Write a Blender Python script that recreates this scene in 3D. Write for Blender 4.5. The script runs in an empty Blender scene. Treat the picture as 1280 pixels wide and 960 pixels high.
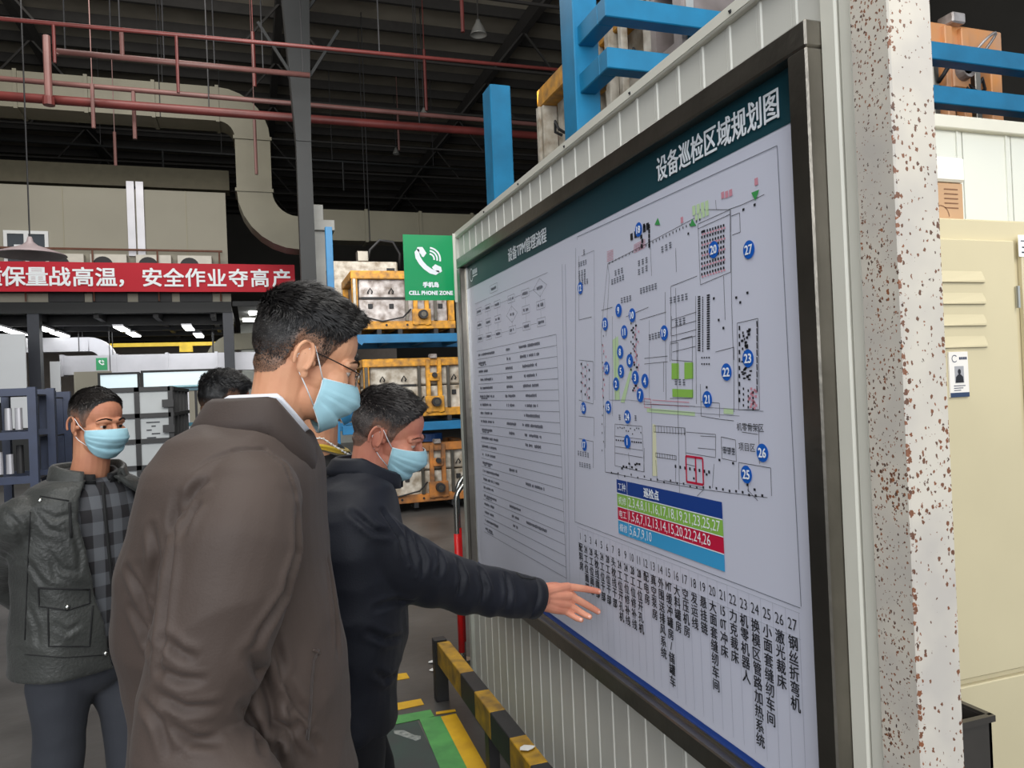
import bpy, bmesh, math, random
from mathutils import Vector, Matrix, noise
from mathutils.bvhtree import BVHTree
rnd = random.Random(7)
C = bpy.context.scene.collection
SC = bpy.context.scene
PI = math.pi

# ------------------------------------------------------------------ camera, world, lights, exposure
CAMR = Matrix(((0.945886, 0.037185, -0.322362), (-0.321821, -0.019866, -0.946592), (-0.041603, 0.999111, -0.006824)))
CAMP = Vector((0, 0, 1.62))
F = 953.0
cam = bpy.data.cameras.new('camera'); camo = bpy.data.objects.new('camera', cam); C.objects.link(camo)
cam.sensor_width = 36; cam.lens = 36*F/1280; cam.clip_end = 200; cam.clip_start = 0.05
camo.matrix_world = Matrix.Translation(CAMP) @ CAMR.to_4x4()
SC.camera = camo
SC.view_settings.view_transform = 'Standard'; SC.view_settings.look = 'None'
SC.view_settings.gamma = 1; SC.view_settings.exposure = 0.0
SC.view_settings.use_curve_mapping = False
w = bpy.data.worlds.new('world'); SC.world = w; w.use_nodes = True
w.node_tree.nodes['Background'].inputs[0].default_value = (0.86, 0.93, 1.0, 1)
w.node_tree.nodes['Background'].inputs[1].default_value = 0.9

def area(name, loc, target, sx, sy, power, col=(1, 1, 1)):
    l = bpy.data.lights.new(name, 'AREA'); l.shape = 'RECTANGLE'; l.size = sx; l.size_y = sy
    l.energy = power; l.color = col
    o = bpy.data.objects.new(name, l); C.objects.link(o); o.location = loc
    o.rotation_euler = (Vector(target)-Vector(loc)).to_track_quat('-Z', 'Y').to_euler()
    return o
area('door_daylight', (-3.0, -7.0, 4.2), (1.0, 3.0, 1.3), 7, 4.5, 610, (0.97, 0.98, 1.0))
area('bay_light_near', (-0.8, 1.2, 7.0), (0.2, 2.6, 0), 3, 3, 170, (1, 0.99, 0.95))
area('bay_light_hall', (0.5, 9.0, 8.0), (1.0, 9.5, 0), 4, 4, 330, (1, 0.98, 0.94))
area('bay_light_far', (-3, 13.5, 10.3), (-3, 22, 4.0), 6, 2, 420, (1, 0.96, 0.9))
area('roof_fill', (-1.5, 4.0, 5.5), (-1.5, 17, 12), 8, 5, 1000, (1, 0.97, 0.92))  # added up-light that brightens the roof; no real lamp hangs here
area('mezzanine_lamps', (-3.0, 25.5, 3.75), (-3.0, 25.6, 0), 4.5, 5, 170, (0.97, 0.99, 1.0))
area('booth_light', (2.3, 0.4, 2.9), (2.2, 1.7, 1.0), 1.2, 0.6, 16, (1, 0.93, 0.8))
area('rack_bay_light', (1.0, 1.0, 6.0), (2.0, 3.6, 3.2), 2.0, 1.5, 40, (1, 0.97, 0.92))

# ------------------------------------------------------------------ helpers
def ray(x, y): return CAMR @ Vector(((x-640)/F, -(y-480)/F, -1))
def at(x, y, D): return CAMP + ray(x, y)*D
def onX(x, y, X): r = ray(x, y); return CAMP + r*(X/r.x)
def onY(x, y, Y): r = ray(x, y); return CAMP + r*(Y/r.y)
def onZ(x, y, Z): r = ray(x, y); return CAMP + r*((Z-1.62)/r.z)
def lin(c):
    return tuple(((v/255)/12.92 if v/255 <= 0.04045 else ((v/255+0.055)/1.055)**2.4) for v in c)

MATS = {}
def mat(name, rgb, rough=0.6, metal=0.0, var=0.12, scale=6.0, bump=0.0, bscale=60.0, emit=0.0, rgb2=None, spec=0.5, coat=0.0, alpha=1.0, trans=0.0):
    if name in MATS: return MATS[name]
    m = bpy.data.materials.new(name); m.use_nodes = True; nt = m.node_tree; b = nt.nodes['Principled BSDF']
    c = lin(rgb)
    tc = nt.nodes.new('ShaderNodeTexCoord')
    if var > 0 or rgb2:
        n = nt.nodes.new('ShaderNodeTexNoise'); n.inputs['Scale'].default_value = scale; n.inputs['Detail'].default_value = 5
        nt.links.new(tc.outputs['Object'], n.inputs['Vector'])
        r = nt.nodes.new('ShaderNodeValToRGB'); r.color_ramp.elements[0].position = 0.3; r.color_ramp.elements[1].position = 0.7
        c2 = lin(rgb2) if rgb2 else tuple(v*(1-var) for v in c)
        c1 = c if rgb2 else tuple(min(1, v*(1+var*0.6)) for v in c)
        r.color_ramp.elements[0].color = (*c2, 1); r.color_ramp.elements[1].color = (*c1, 1)
        nt.links.new(n.outputs['Fac'], r.inputs['Fac']); nt.links.new(r.outputs['Color'], b.inputs['Base Color'])
    else: b.inputs['Base Color'].default_value = (*c, 1)
    b.inputs['Roughness'].default_value = rough; b.inputs['Metallic'].default_value = metal
    b.inputs['Specular IOR Level'].default_value = spec; b.inputs['Coat Weight'].default_value = coat
    if trans: b.inputs['Transmission Weight'].default_value = trans
    if alpha < 1: b.inputs['Alpha'].default_value = alpha
    if emit > 0:
        b.inputs['Emission Color'].default_value = (*c, 1); b.inputs['Emission Strength'].default_value = emit
    if bump > 0:
        n2 = nt.nodes.new('ShaderNodeTexNoise'); n2.inputs['Scale'].default_value = bscale; n2.inputs['Detail'].default_value = 4
        nt.links.new(tc.outputs['Object'], n2.inputs['Vector'])
        bp = nt.nodes.new('ShaderNodeBump'); bp.inputs['Strength'].default_value = bump; bp.inputs['Distance'].default_value = 0.01
        nt.links.new(n2.outputs['Fac'], bp.inputs['Height']); nt.links.new(bp.outputs['Normal'], b.inputs['Normal'])
    MATS[name] = m; return m

class MB:
    def __init__(s): s.v = []; s.f = []; s.smooth = False
    def add(s, vs, fs):
        o = len(s.v); s.v += [tuple(v) for v in vs]; s.f += [tuple(i+o for i in f) for f in fs]; return s
    def box(s, x0, x1, y0, y1, z0, z1):
        vs = [(x0,y0,z0),(x1,y0,z0),(x1,y1,z0),(x0,y1,z0),(x0,y0,z1),(x1,y0,z1),(x1,y1,z1),(x0,y1,z1)]
        return s.add(vs, [(0,3,2,1),(4,5,6,7),(0,1,5,4),(1,2,6,5),(2,3,7,6),(3,0,4,7)])
    def bar(s, p, q, w, h=None, up=(0,0,1)):
        p = Vector(p); q = Vector(q); d = (q-p).normalized(); up = Vector(up)
        if abs(d.dot(up)) > 0.98: up = Vector((0,1,0)) if abs(d.y) < .9 else Vector((1,0,0))
        a = d.cross(up).normalized()*w/2; b = a.cross(d).normalized()*(h or w)/2
        vs = [p-a-b,p+a-b,p+a+b,p-a+b,q-a-b,q+a-b,q+a+b,q-a+b]
        return s.add(vs, [(0,3,2,1),(4,5,6,7),(0,1,5,4),(1,2,6,5),(2,3,7,6),(3,0,4,7)])
    def cyl(s, p, q, r, r2=None, n=12):
        return s.tube([p, q], [r, r if r2 is None else r2], n)
    def tube(s, pts, r, n=10):
        pts = [Vector(p) for p in pts]; k = len(pts)
        rr = r if isinstance(r, (list, tuple)) else [r]*k
        o = len(s.v); up = None
        for i, p in enumerate(pts):
            d = (pts[min(i+1,k-1)]-pts[max(i-1,0)])
            d = d.normalized() if d.length > 1e-9 else Vector((0,0,1))
            if up is None:
                up = Vector((0,0,1)) if abs(d.z) < .9 else Vector((1,0,0))
            a = d.cross(up).normalized(); b = a.cross(d).normalized(); up = b
            for j in range(n):
                t = 2*PI*j/n; s.v.append(tuple(p + (a*math.cos(t)+b*math.sin(t))*rr[i]))
        for i in range(k-1):
            for j in range(n):
                a0 = o+i*n+j; a1 = o+i*n+(j+1)%n; s.f.append((a0, a1, a1+n, a0+n))
        s.f.append(tuple(o+j for j in range(n))[::-1]); s.f.append(tuple(o+(k-1)*n+j for j in range(n)))
        return s
    def sphere(s, c, r, n=12, m=8):
        c = Vector(c); r = Vector((r,r,r)) if not hasattr(r, '__len__') else Vector(r); o = len(s.v)
        s.v.append(tuple(c+Vector((0,0,r.z))))
        for i in range(1, m):
            for j in range(n):
                t = PI*i/m; u = 2*PI*j/n
                s.v.append((c.x+r.x*math.sin(t)*math.cos(u), c.y+r.y*math.sin(t)*math.sin(u), c.z+r.z*math.cos(t)))
        s.v.append(tuple(c-Vector((0,0,r.z)))); e = len(s.v)-1
        for j in range(n): s.f.append((o, o+1+j, o+1+(j+1)%n)); s.f.append((e, e-n+(j+1)%n, e-n+j))
        for i in range(m-2):
            for j in range(n):
                a = o+1+i*n+j; b = o+1+i*n+(j+1)%n; s.f.append((a, a+n, b+n, b))
        return s
    def loft(s, rings, closed=True, cap=True):
        n = len(rings[0]); o = len(s.v)
        for r in rings: s.v += [tuple(p) for p in r]
        for i in range(len(rings)-1):
            for j in range(n if closed else n-1):
                a = o+i*n+j; b = o+i*n+(j+1)%n; s.f.append((a, b, b+n, a+n))
        if cap and closed:
            s.f.append(tuple(o+j for j in range(n))[::-1]); s.f.append(tuple(o+(len(rings)-1)*n+j for j in range(n)))
        return s
    def quad(s, a, b, c, d): return s.add([a,b,c,d], [(0,1,2,3)])
    def prism(s, poly, nrm, t):
        """flat polygon extruded by t along nrm"""
        nrm = Vector(nrm); k = len(poly)
        vs = [Vector(p) for p in poly] + [Vector(p)+nrm*t for p in poly]
        fs = [tuple(range(k))[::-1], tuple(range(k, 2*k))] + [(i, (i+1)%k, (i+1)%k+k, i+k) for i in range(k)]
        return s.add(vs, fs)
    def mesh(s, name='mesh'):
        me = bpy.data.meshes.new(name); me.from_pydata(s.v, [], s.f); me.update(); return me
    def build(s, name, m=None, parent=None, smooth=False, bevel=0.0, fix=True):
        me = s.mesh(name)
        if fix:
            bm = bmesh.new(); bm.from_mesh(me); bmesh.ops.recalc_face_normals(bm, faces=bm.faces)
            if bevel: bmesh.ops.bevel(bm, geom=bm.edges[:], offset=bevel, segments=1, affect='EDGES', clamp_overlap=True)
            bm.to_mesh(me); bm.free()
        if smooth: me.shade_smooth()
        return link(name, me, m, parent)
def link(name, me, m=None, parent=None):
    o = bpy.data.objects.new(name, me); C.objects.link(o)
    if m: me.materials.clear(); me.materials.append(m)
    if parent: o.parent = parent; o.matrix_parent_inverse = parent.matrix_world.inverted() if parent.type != 'EMPTY' or True else Matrix()
    return o
def tag(o, label=None, cat=None, group=None, kind=None):
    if label: o['label'] = label
    if cat: o['category'] = cat
    if group: o['group'] = group
    if kind: o['kind'] = kind
    return o
def thing(name, loc, label, cat, group=None, rz=0.0):
    o = bpy.data.objects.new(name, None); C.objects.link(o)
    o.matrix_world = Matrix.Translation(Vector(loc)) @ Matrix.Rotation(rz, 4, 'Z')
    o.empty_display_size = 0.1
    return tag(o, label, cat, group)
def thing_local(name, loc, label, cat, group=None, rz=0.0):
    """an empty whose parts are modelled in its own coordinates"""
    o = thing(name, loc, label, cat, group, rz); o['_local'] = 1; return o
def part(mb, name, m, root, smooth=False, bevel=0.0):
    """part modelled in root's local coordinates"""
    o = mb.build(name, m, None, smooth, bevel); o.parent = root; return o
def copy_tree(o, parent=None):
    c = o.copy(); C.objects.link(c)
    if parent: c.parent = parent
    for ch in list(o.children): copy_tree(ch, c)
    return c

# text as flat lettering: o = origin of the centre, ux = reading direction, uy = up direction
def glyphs(s, size, bold=0.0, spacing=1.0):
    c = bpy.data.curves.new('t', 'FONT'); c.body = s; c.size = size; c.align_x = 'CENTER'; c.align_y = 'CENTER'
    c.space_character = spacing; c.resolution_u = 2
    o = bpy.data.objects.new('t', c); C.objects.link(o)
    dg = bpy.context.evaluated_depsgraph_get(); me = bpy.data.meshes.new_from_object(o.evaluated_get(dg))
    vs = [v.co.copy() for v in me.vertices]; fs = [tuple(p.vertices) for p in me.polygons]
    bpy.data.objects.remove(o); bpy.data.curves.remove(c); bpy.data.meshes.remove(me)
    return vs, fs
GC = {}
def put_text(mb, s, o, ux, uy, size, bold=0.0, wscale=1.0, spacing=1.0):
    k = (s, size, bold, spacing)
    if k not in GC: GC[k] = glyphs(s, size, bold, spacing)
    vs, fs = GC[k]; o = Vector(o); ux = Vector(ux); uy = Vector(uy)
    if not vs: return
    xs = [v.x for v in vs]; ys = [v.y for v in vs]; cx = (min(xs)+max(xs))/2; cy = (min(ys)+max(ys))/2
    nn = ux.cross(uy)*(size*.006)
    for k, (sx, sy) in enumerate(((0, 0),) if not bold else ((1, 1), (-1, 1), (1, -1), (-1, -1), (0, 0))):
        mb.add([o + nn*k + ux*((v.x-cx)*wscale+sx*bold) + uy*(v.y-cy+sy*bold) for v in vs], fs)
def strip(mb, p, q, wd, nrm):
    p = Vector(p); q = Vector(q); d = (q-p)
    if d.length < 1e-6: return
    a = d.normalized().cross(Vector(nrm))*wd/2
    mb.add([p-a, p+a, q+a, q-a], [(0,1,2,3)])

# ------------------------------------------------------------------ materials
M_floor = mat('floor_concrete', (84, 82, 80), 0.36, var=0.45, scale=1.6, bump=0.25, bscale=9)
M_panel = mat('sandwich_panel', (200, 199, 191), 0.45, var=0.05, scale=2.5)
M_paneltrim = mat('panel_trim', (212, 210, 198), 0.4, var=0.06, scale=4)
M_steel = mat('brushed_steel', (132, 127, 118), 0.28, 0.9, var=0.25, scale=5, bump=0.1, bscale=40)
M_steelb = mat('bright_steel', (205, 205, 200), 0.2, 1.0, var=0.1, scale=8)
M_poster = mat('poster_paper', (205, 207, 222), 0.35, var=0.02, scale=1.5)
M_teal = mat('poster_teal', (18, 62, 72), 0.4, var=0)
M_white = mat('print_white', (240, 244, 248), 0.5, var=0)
M_black = mat('print_black', (28, 30, 38), 0.6, var=0)
M_grey = mat('print_grey', (110, 114, 126), 0.6, var=0)
M_lgrey = mat('print_light_grey', (165, 168, 180), 0.6, var=0)
M_blue = mat('print_blue', (6, 92, 190), 0.45, var=0)
M_navyp = mat('print_navy', (22, 62, 140), 0.45, var=0)
M_green = mat('print_green', (140, 190, 80), 0.45, var=0)
M_greend = mat('print_dark_green', (60, 150, 80), 0.5, var=0)
M_greenl = mat('print_pale_green', (190, 215, 170), 0.5, var=0)
M_red = mat('print_red', (198, 20, 62), 0.45, var=0)
M_pink = mat('print_pink', (205, 140, 155), 0.5, var=0)
M_cyan = mat('print_cyan', (58, 160, 214), 0.45, var=0)
M_rblue = mat('rack_blue', (14, 118, 162), 0.45, var=0.18, scale=7, bump=0.04)
M_rblue2 = mat('rack_blue_far', (18, 102, 148), 0.5, var=0.2, scale=5)
M_yel = mat('mould_yellow', (222, 156, 36), 0.5, var=0.3, scale=11, rgb2=(128, 92, 48), bump=0.1)
M_yel2 = mat('mould_yellow_rusty', (190, 120, 50), 0.6, scale=6, rgb2=(95, 68, 48), bump=0.15)
M_alu = mat('mould_aluminium', (192, 186, 184), 0.4, 0.4, scale=10, rgb2=(104, 92, 84), bump=0.1)
M_aluw = mat('mould_white_paint', (208, 202, 190), 0.5, scale=9, rgb2=(128, 114, 94), bump=0.1)
M_dark = mat('dark_steel', (38, 38, 40), 0.6, 0.2, var=0.2)
M_darkcol = mat('dark_column_paint', (27, 29, 30), 0.6, var=0.15, scale=2)
M_ceil = mat('roof_sheet', (140, 134, 122), 0.8, var=0.35, scale=0.6)
M_purlin = mat('roof_purlin', (40, 38, 36), 0.8, var=0.2)
M_beige = mat('beige_wall_panel', (150, 146, 132), 0.7, var=0.06, scale=0.6)
M_duct = mat('duct_sheet', (102, 98, 82), 0.5, 0.1, var=0.1, scale=1.5)
M_ductg = mat('duct_galvanised', (178, 178, 184), 0.4, 0.4, var=0.12, scale=1.5)
M_rpipe = mat('red_pipe_paint', (92, 38, 35), 0.5, var=0.3, scale=2)
M_rpipe2 = mat('faded_red_pipe_paint', (104, 70, 66), 0.5, var=0.25, scale=2)
M_banner = mat('banner_cloth', (186, 18, 40), 0.7, var=0.06, scale=1)
M_sign = mat('sign_green', (0, 150, 88), 0.35, var=0)
M_lamp = mat('lamp_tube', (255, 255, 250), 0.5, var=0, emit=9)
M_glass = mat('window_glass', (40, 46, 52), 0.08, var=0, spec=0.8)
M_rubber = mat('black_rubber', (28, 28, 30), 0.6, var=0.1)
M_gyel = mat('guard_yellow', (196, 150, 22), 0.5, scale=14, rgb2=(120, 92, 40), bump=0.1)
M_gblk = mat('guard_black', (34, 33, 34), 0.5, var=0.3, scale=14)
M_myel = mat('floor_yellow_paint', (222, 176, 12), 0.5, scale=9, rgb2=(196, 148, 18))
M_mgrn = mat('floor_green_paint', (84, 162, 82), 0.5, scale=9, rgb2=(60, 128, 66))
M_mdgr = mat('floor_dark_green_paint', (42, 66, 60), 0.5, scale=6, rgb2=(48, 52, 54))
M_chalk = mat('floor_worn_white_paint', (160, 164, 160), 0.6, scale=40, rgb2=(96, 104, 102))
M_locker = mat('locker_enamel', (202, 191, 158), 0.45, var=0.05, scale=3)
M_card = mat('cardboard', (186, 150, 116), 0.8, var=0.08, scale=5)
M_bin = mat('bin_grey', (92, 88, 84), 0.35, 0.6, var=0.15)

def rust_mat():
    m = bpy.data.materials.new('chipped_pillar_paint'); m.use_nodes = True; nt = m.node_tree; b = nt.nodes['Principled BSDF']
    N = nt.nodes.new; L = nt.links.new; tc = N('ShaderNodeTexCoord')
    def M(op, a, c=None):
        n = N('ShaderNodeMath'); n.operation = op
        for i, v in enumerate((a, c)):
            if v is None: continue
            if isinstance(v, (int, float)): n.inputs[i].default_value = v
            else: L(v, n.inputs[i])
        return n.outputs[0]
    nz = N('ShaderNodeTexNoise'); nz.inputs['Scale'].default_value = 260; L(tc.outputs['Object'], nz.inputs['Vector'])
    vm = N('ShaderNodeVectorMath'); vm.operation = 'SCALE'; vm.inputs['Scale'].default_value = .007; L(nz.outputs['Color'], vm.inputs[0])
    va = N('ShaderNodeVectorMath'); L(tc.outputs['Object'], va.inputs[0]); L(vm.outputs[0], va.inputs[1])
    mp = N('ShaderNodeMapping'); mp.inputs['Scale'].default_value = (1, 1, .75); L(va.outputs[0], mp.inputs[0])
    vo = N('ShaderNodeTexVoronoi'); vo.inputs['Scale'].default_value = 125; L(mp.outputs[0], vo.inputs['Vector'])
    sc = N('ShaderNodeSeparateColor'); L(vo.outputs['Color'], sc.inputs[0])
    big = N('ShaderNodeTexNoise'); big.inputs['Scale'].default_value = 6; big.inputs['Detail'].default_value = 3; L(tc.outputs['Object'], big.inputs['Vector'])
    sx = N('ShaderNodeSeparateXYZ'); L(tc.outputs['Object'], sx.inputs[0])
    def edge(o, val, wd): return M('MAXIMUM', M('SUBTRACT', 1.0, M('DIVIDE', M('ABSOLUTE', M('SUBTRACT', o, val)), wd)), 0.0)
    e = M('MAXIMUM', edge(sx.outputs[0], 0.004, .010), edge(sx.outputs[0], 0.1, .012))
    e = M('MULTIPLY', e, M('GREATER_THAN', .004, sx.outputs[1]))
    side = M('GREATER_THAN', .001, sx.outputs[0])
    th = M('SUBTRACT', M('SUBTRACT', M('SUBTRACT', .84, M('MULTIPLY', big.outputs['Fac'], .80)), M('MULTIPLY', e, .40)), M('MULTIPLY', side, .17))
    size = M('MULTIPLY', M('SUBTRACT', sc.outputs[0], th), .80)
    chip = M('GREATER_THAN', size, vo.outputs['Distance'])
    mx = N('ShaderNodeMix'); mx.data_type = 'RGBA'; L(chip, mx.inputs['Factor'])
    base = N('ShaderNodeValToRGB'); base.color_ramp.elements[0].color = (*lin((190, 184, 176)), 1); base.color_ramp.elements[1].color = (*lin((208, 201, 188)), 1); base.color_ramp.elements[0].position = .35; base.color_ramp.elements[1].position = .6
    L(big.outputs['Fac'], base.inputs[0]); L(base.outputs[0], mx.inputs[6])
    rc = N('ShaderNodeValToRGB'); rc.color_ramp.elements[0].color = (*lin((78, 60, 52)), 1); rc.color_ramp.elements[1].color = (*lin((150, 92, 58)), 1); L(sc.outputs[1], rc.inputs[0]); L(rc.outputs[0], mx.inputs[7])
    L(mx.outputs[2], b.inputs['Base Color']); b.inputs['Roughness'].default_value = .5
    bp = N('ShaderNodeBump'); bp.inputs['Strength'].default_value = .25; bp.inputs['Distance'].default_value = .001; bp.invert = True
    L(chip, bp.inputs['Height']); L(bp.outputs[0], b.inputs['Normal']); return m
M_rust = rust_mat()

# ------------------------------------------------------------------ large structure
fl = MB().box(-16, 16, -14, 45, -0.2, 0).build('floor', M_floor); tag(fl, 'worn dark grey factory floor', kind='structure')
rf = MB().box(-16, 16, -3, 45, 12.0, 12.15).build('ceiling', M_ceil); tag(rf, 'high dim corrugated factory roof', kind='structure')
for i in range(27):                       # purlins across the hall
    y = 4.5 + i*1.5
    p = MB().box(-16, 16, y-0.05, y+0.05, 11.72, 12.0).build('purlin', M_purlin, rf)
for i, x in enumerate((-12, -5.2, 1.0, 7.4, 13.5)):   # sheet laps / rafters along the hall
    MB().box(x-0.1, x+0.1, 0, 45, 11.35, 11.75).build('rafter', M_purlin, rf)
for i in range(9):
    y = 9 + i*3.5
    b_ = MB(); 
    for x in (-5.2, 1.0, 7.4): b_.bar((x, y, 11.4), (x-0.9, y, 10.3), .05); b_.bar((x, y, 11.4), (x+0.9, y, 10.3), .05)
    b_.bar((-12, y, 10.3), (12, y, 10.3), .06)
    b_.build('truss_chord', M_purlin, rf)
bw = MB().box(-16, 16, 44, 44.3, 0, 12).build('wall_back', mat('far_wall_sheet', (70, 68, 64), 0.8, var=0.2, scale=0.5)); tag(bw, 'dark far end wall of the hall', kind='structure')
lw = MB().box(-16.3, -16, -3, 45, 0, 12).build('wall_left', MATS['far_wall_sheet']); tag(lw, 'dark left wall of the hall', kind='structure')
rw2 = MB().box(16, 16.3, -3, 45, 0, 12).build('wall_right', MATS['far_wall_sheet']); tag(rw2, 'dark right wall of the hall', kind='structure')

# partition with the notice board (plane X = 1.1)
pw = MB().box(1.112, 1.16, 1.14, 4.06, 0.0, 2.47).build('wall_partition', M_panel); tag(pw, 'cream ribbed sandwich panel partition carrying the board', kind='structure')
pm = None
PITCH = 0.1150
for i in range(25):
    y0 = 1.2 + i*PITCH
    if pm is None:
        mb = MB()
        prof = [(0, 0.001), (0.004, -0.001), (PITCH-0.021, -0.001), (PITCH-0.018, -0.001), (PITCH-0.015, -0.0045), (PITCH-0.006, -0.0045), (PITCH-0.002, 0.001)]
        rings = [[(1.106+dx, dy, z) for dy, dx in prof] + [(1.1125, PITCH-0.002, z), (1.1125, 0, z)] for z in (0.0, 2.462)]
        mb.loft(rings); po = mb.build('plank', M_panel, pw); pm = po.data
    else: po = link('plank', pm, None, pw)
    po.location = (0, y0, 0)
MB().box(1.088, 1.165, 1.13, 4.07, 2.462, 2.495).build('cap_rail', M_paneltrim, pw, bevel=0.003)
MB().box(1.086, 1.09, 1.13, 4.07, 2.468, 2.495).build('cap_lip', M_paneltrim, pw)
mb = MB()
for y in (1.5, 2.0, 2.5, 3.0, 3.5): mb.cyl((1.087, y, 2.475), (1.083, y, 2.481), 0.004, n=8)
mb.build('rivet', M_dark, pw)
MB().box(1.085, 1.165, 4.055, 4.1, 0, 2.49).build('end_post', mat('end_post_grey', (186, 188, 178), 0.4, 0.2, var=0.15, scale=5), pw, bevel=0.004)
MB().box(1.085, 1.11, 1.172, 1.215, 0, 2.52).build('corner_post', M_paneltrim, pw, bevel=0.004)
MB().box(1.087, 1.11, 1.135, 1.168, 0, 2.52).build('corner_post', M_paneltrim, pw, bevel=0.004)
# chipped square tube pillar
pl = MB().box(0, 0.1, 0, 0.09, 0, 3.4).build('steel_pillar', M_rust, bevel=0.003); pl.location = (1.08, 1.042, 0)
tag(pl, 'cream square steel pillar with chipped rusty paint beside the board', kind='structure')
# booth back wall behind the lockers
rb = MB().box(1.2, 5.2, 2.0, 2.06, 0, 2.49).build('wall_booth', M_panel); tag(rb, 'cream panel wall behind the lockers', kind='structure')
pm = None
for i in range(17):
    if pm is None:
        mb = MB().box(0, 0.224, 1.99, 2.0, 0, 2.45); mb.box(0.196, 0.204, 1.984, 1.99, 0, 2.45); po = mb.build('panel', mat('booth_panel', (214, 216, 208), 0.3, var=0.05, scale=2), rb); pm = po.data
    else: po = link('panel', pm, None, rb)
    po.location = (1.22 + i*0.23, 0, 0)
MB().box(1.2, 5.2, 1.965, 2.07, 2.45, 2.495).build('cap_rail', M_paneltrim, rb, bevel=0.003)

# ------------------------------------------------------------------ notice board
XP = 1.085
NB = thing('notice_board', (1.1, 2.6, 0.64), 'large steel-framed inspection plan board on the cream partition', 'notice board')
def bp(x, y, lift=0.0012): v = onX(x, y, XP); return Vector((XP-lift, v.y, v.z))
BY = Vector((0, -1, 0)); BZ = Vector((0, 0, 1)); BN = Vector((-1, 0, 0))
YL, YR, ZB, ZT = 3.852, 1.225, 0.70, 2.268
MB().box(XP, 1.104, YR, YL, ZB-0.02, ZT+0.02).build('poster_sheet', M_poster, NB)
fr = 0.058; xf = 1.048
for nm, bx in (('frame_rail', (xf, 1.106, YR-0.012, YL+fr, ZT, ZT+0.054)), ('frame_rail', (xf, 1.106, YR-0.012, YL+fr, ZB-0.06, ZB)),
               ('frame_stile', (xf, 1.106, YL, YL+fr, ZB, ZT)), ('frame_stile', (xf, 1.106, YR-0.012, YR+0.045, ZB, ZT))):
    MB().box(*bx).build(nm, M_steel, NB, bevel=0.004)
MB().box(XP-0.006, XP-0.001, YR+.045, YL, ZB, ZB+0.008).build('steel_bead', M_steelb, NB)
MB().box(XP-0.006, XP-0.001, YL-0.012, YL-0.002, ZB, ZT).build('steel_bead', M_steelb, NB)
def board_rect(y0, z0, y1, z1, lift=0.001):
    return [Vector((XP-lift, y0, z0)), Vector((XP-lift, y1, z0)), Vector((XP-lift, y1, z1)), Vector((XP-lift, y0, z1))]
zt0 = 2.152
MB().add(board_rect(YR, zt0, YL-.012, ZT), [(0,1,2,3)]).build('title_band', M_teal, NB)
MB().add(board_rect(YR, ZB+.008, YL-.012, ZB+0.026, .0015), [(0,1,2,3)]).build('blue_border', M_navyp, NB)
mb = MB()
c = bp(899, 165, .003); put_text(mb, '设备巡检区域规划图', (c.x, (bp(822,205).y+bp(975,128).y)/2, 2.208), BY, BZ, 0.072, .0009, 1.0)
# stretch is set so the title spans its measured width
xs = [v[1] for v in mb.v]; want = abs(bp(822,205).y-bp(975,128).y); have = max(xs)-min(xs); cy = (max(xs)+min(xs))/2
mb.v = [(x, cy+(y-cy)*want/have, z) for x, y, z in mb.v]
mb.build('title_lettering', M_white, NB, fix=False); mb = MB()
n0 = len(mb.v)
put_text(mb, '设备TPM管理流程', (c.x, (bp(636,318).y+bp(684,292).y)/2, 2.205), BY, BZ, 0.062, .0008, 1.0)
xs = [v[1] for v in mb.v[n0:]]; want = abs(bp(636,318).y-bp(684,292).y); have = max(xs)-min(xs); cy = (max(xs)+min(xs))/2
mb.v = mb.v[:n0] + [(x, cy+(y-cy)*want/have, z) for x, y, z in mb.v[n0:]]
mb.build('title_lettering', M_white, NB, fix=False)
# small emblem at the left end of the band: open ring and a bar of tiny marks
mb = MB(); cy, cz = bp(590, 347).y, 2.212
for k in range(16):
    a0 = math.radians(50+k*17.5); a1 = math.radians(50+(k+1)*17.5); r0, r1 = 0.034, 0.028
    P_ = lambda a, r: Vector((XP-.003, cy-r*math.cos(a)*.9, cz+r*math.sin(a)))
    mb.add([P_(a0,r0),P_(a1,r0),P_(a1,r1),P_(a0,r1)], [(0,1,2,3)])
for k in range(4): mb.add(board_rect(cy-.022-k*.022, cz-.002, cy-.040-k*.022, cz+.022, .003), [(0,1,2,3)])
mb.add(board_rect(cy-.022, cz-.014, cy-.108, cz-.008, .003), [(0,1,2,3)])
mb.build('emblem', M_white, NB, fix=False)

def lines(name, m, segs, wd=0.0014, lift=0.0014):
    mb = MB()
    for s in segs:
        for a, b in zip(s[:-1], s[1:]): strip(mb, bp(*a, lift), bp(*b, lift), wd, BN)
    return mb.build(name, m, NB, fix=False)
# --- left sheet: flow chart and table
LS = []                                  # in board metres: (y, z)
def lb(y0, z0, y1, z1): LS.append((y0, z0, y1, z1))
yl = bp(597, 450).y; yr = bp(697, 450).y
zs = [bp(697, 419+ (0 if k==0 else 0)).z for k in range(1)]
zt_ = bp(695, 418).z; zb_ = bp(707, 722).z
nrow = 22
for k in range(nrow+1):
    z = zt_ - (zt_-zb_)*k/nrow; lb(yl, z, yr, z)
lb(yr, zt_, yr, zb_)
mb = MB()
for y0, z0, y1, z1 in LS: strip(mb, (XP-.0014, y0, z0), (XP-.0014, y1, z1), .0016, BN)
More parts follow.
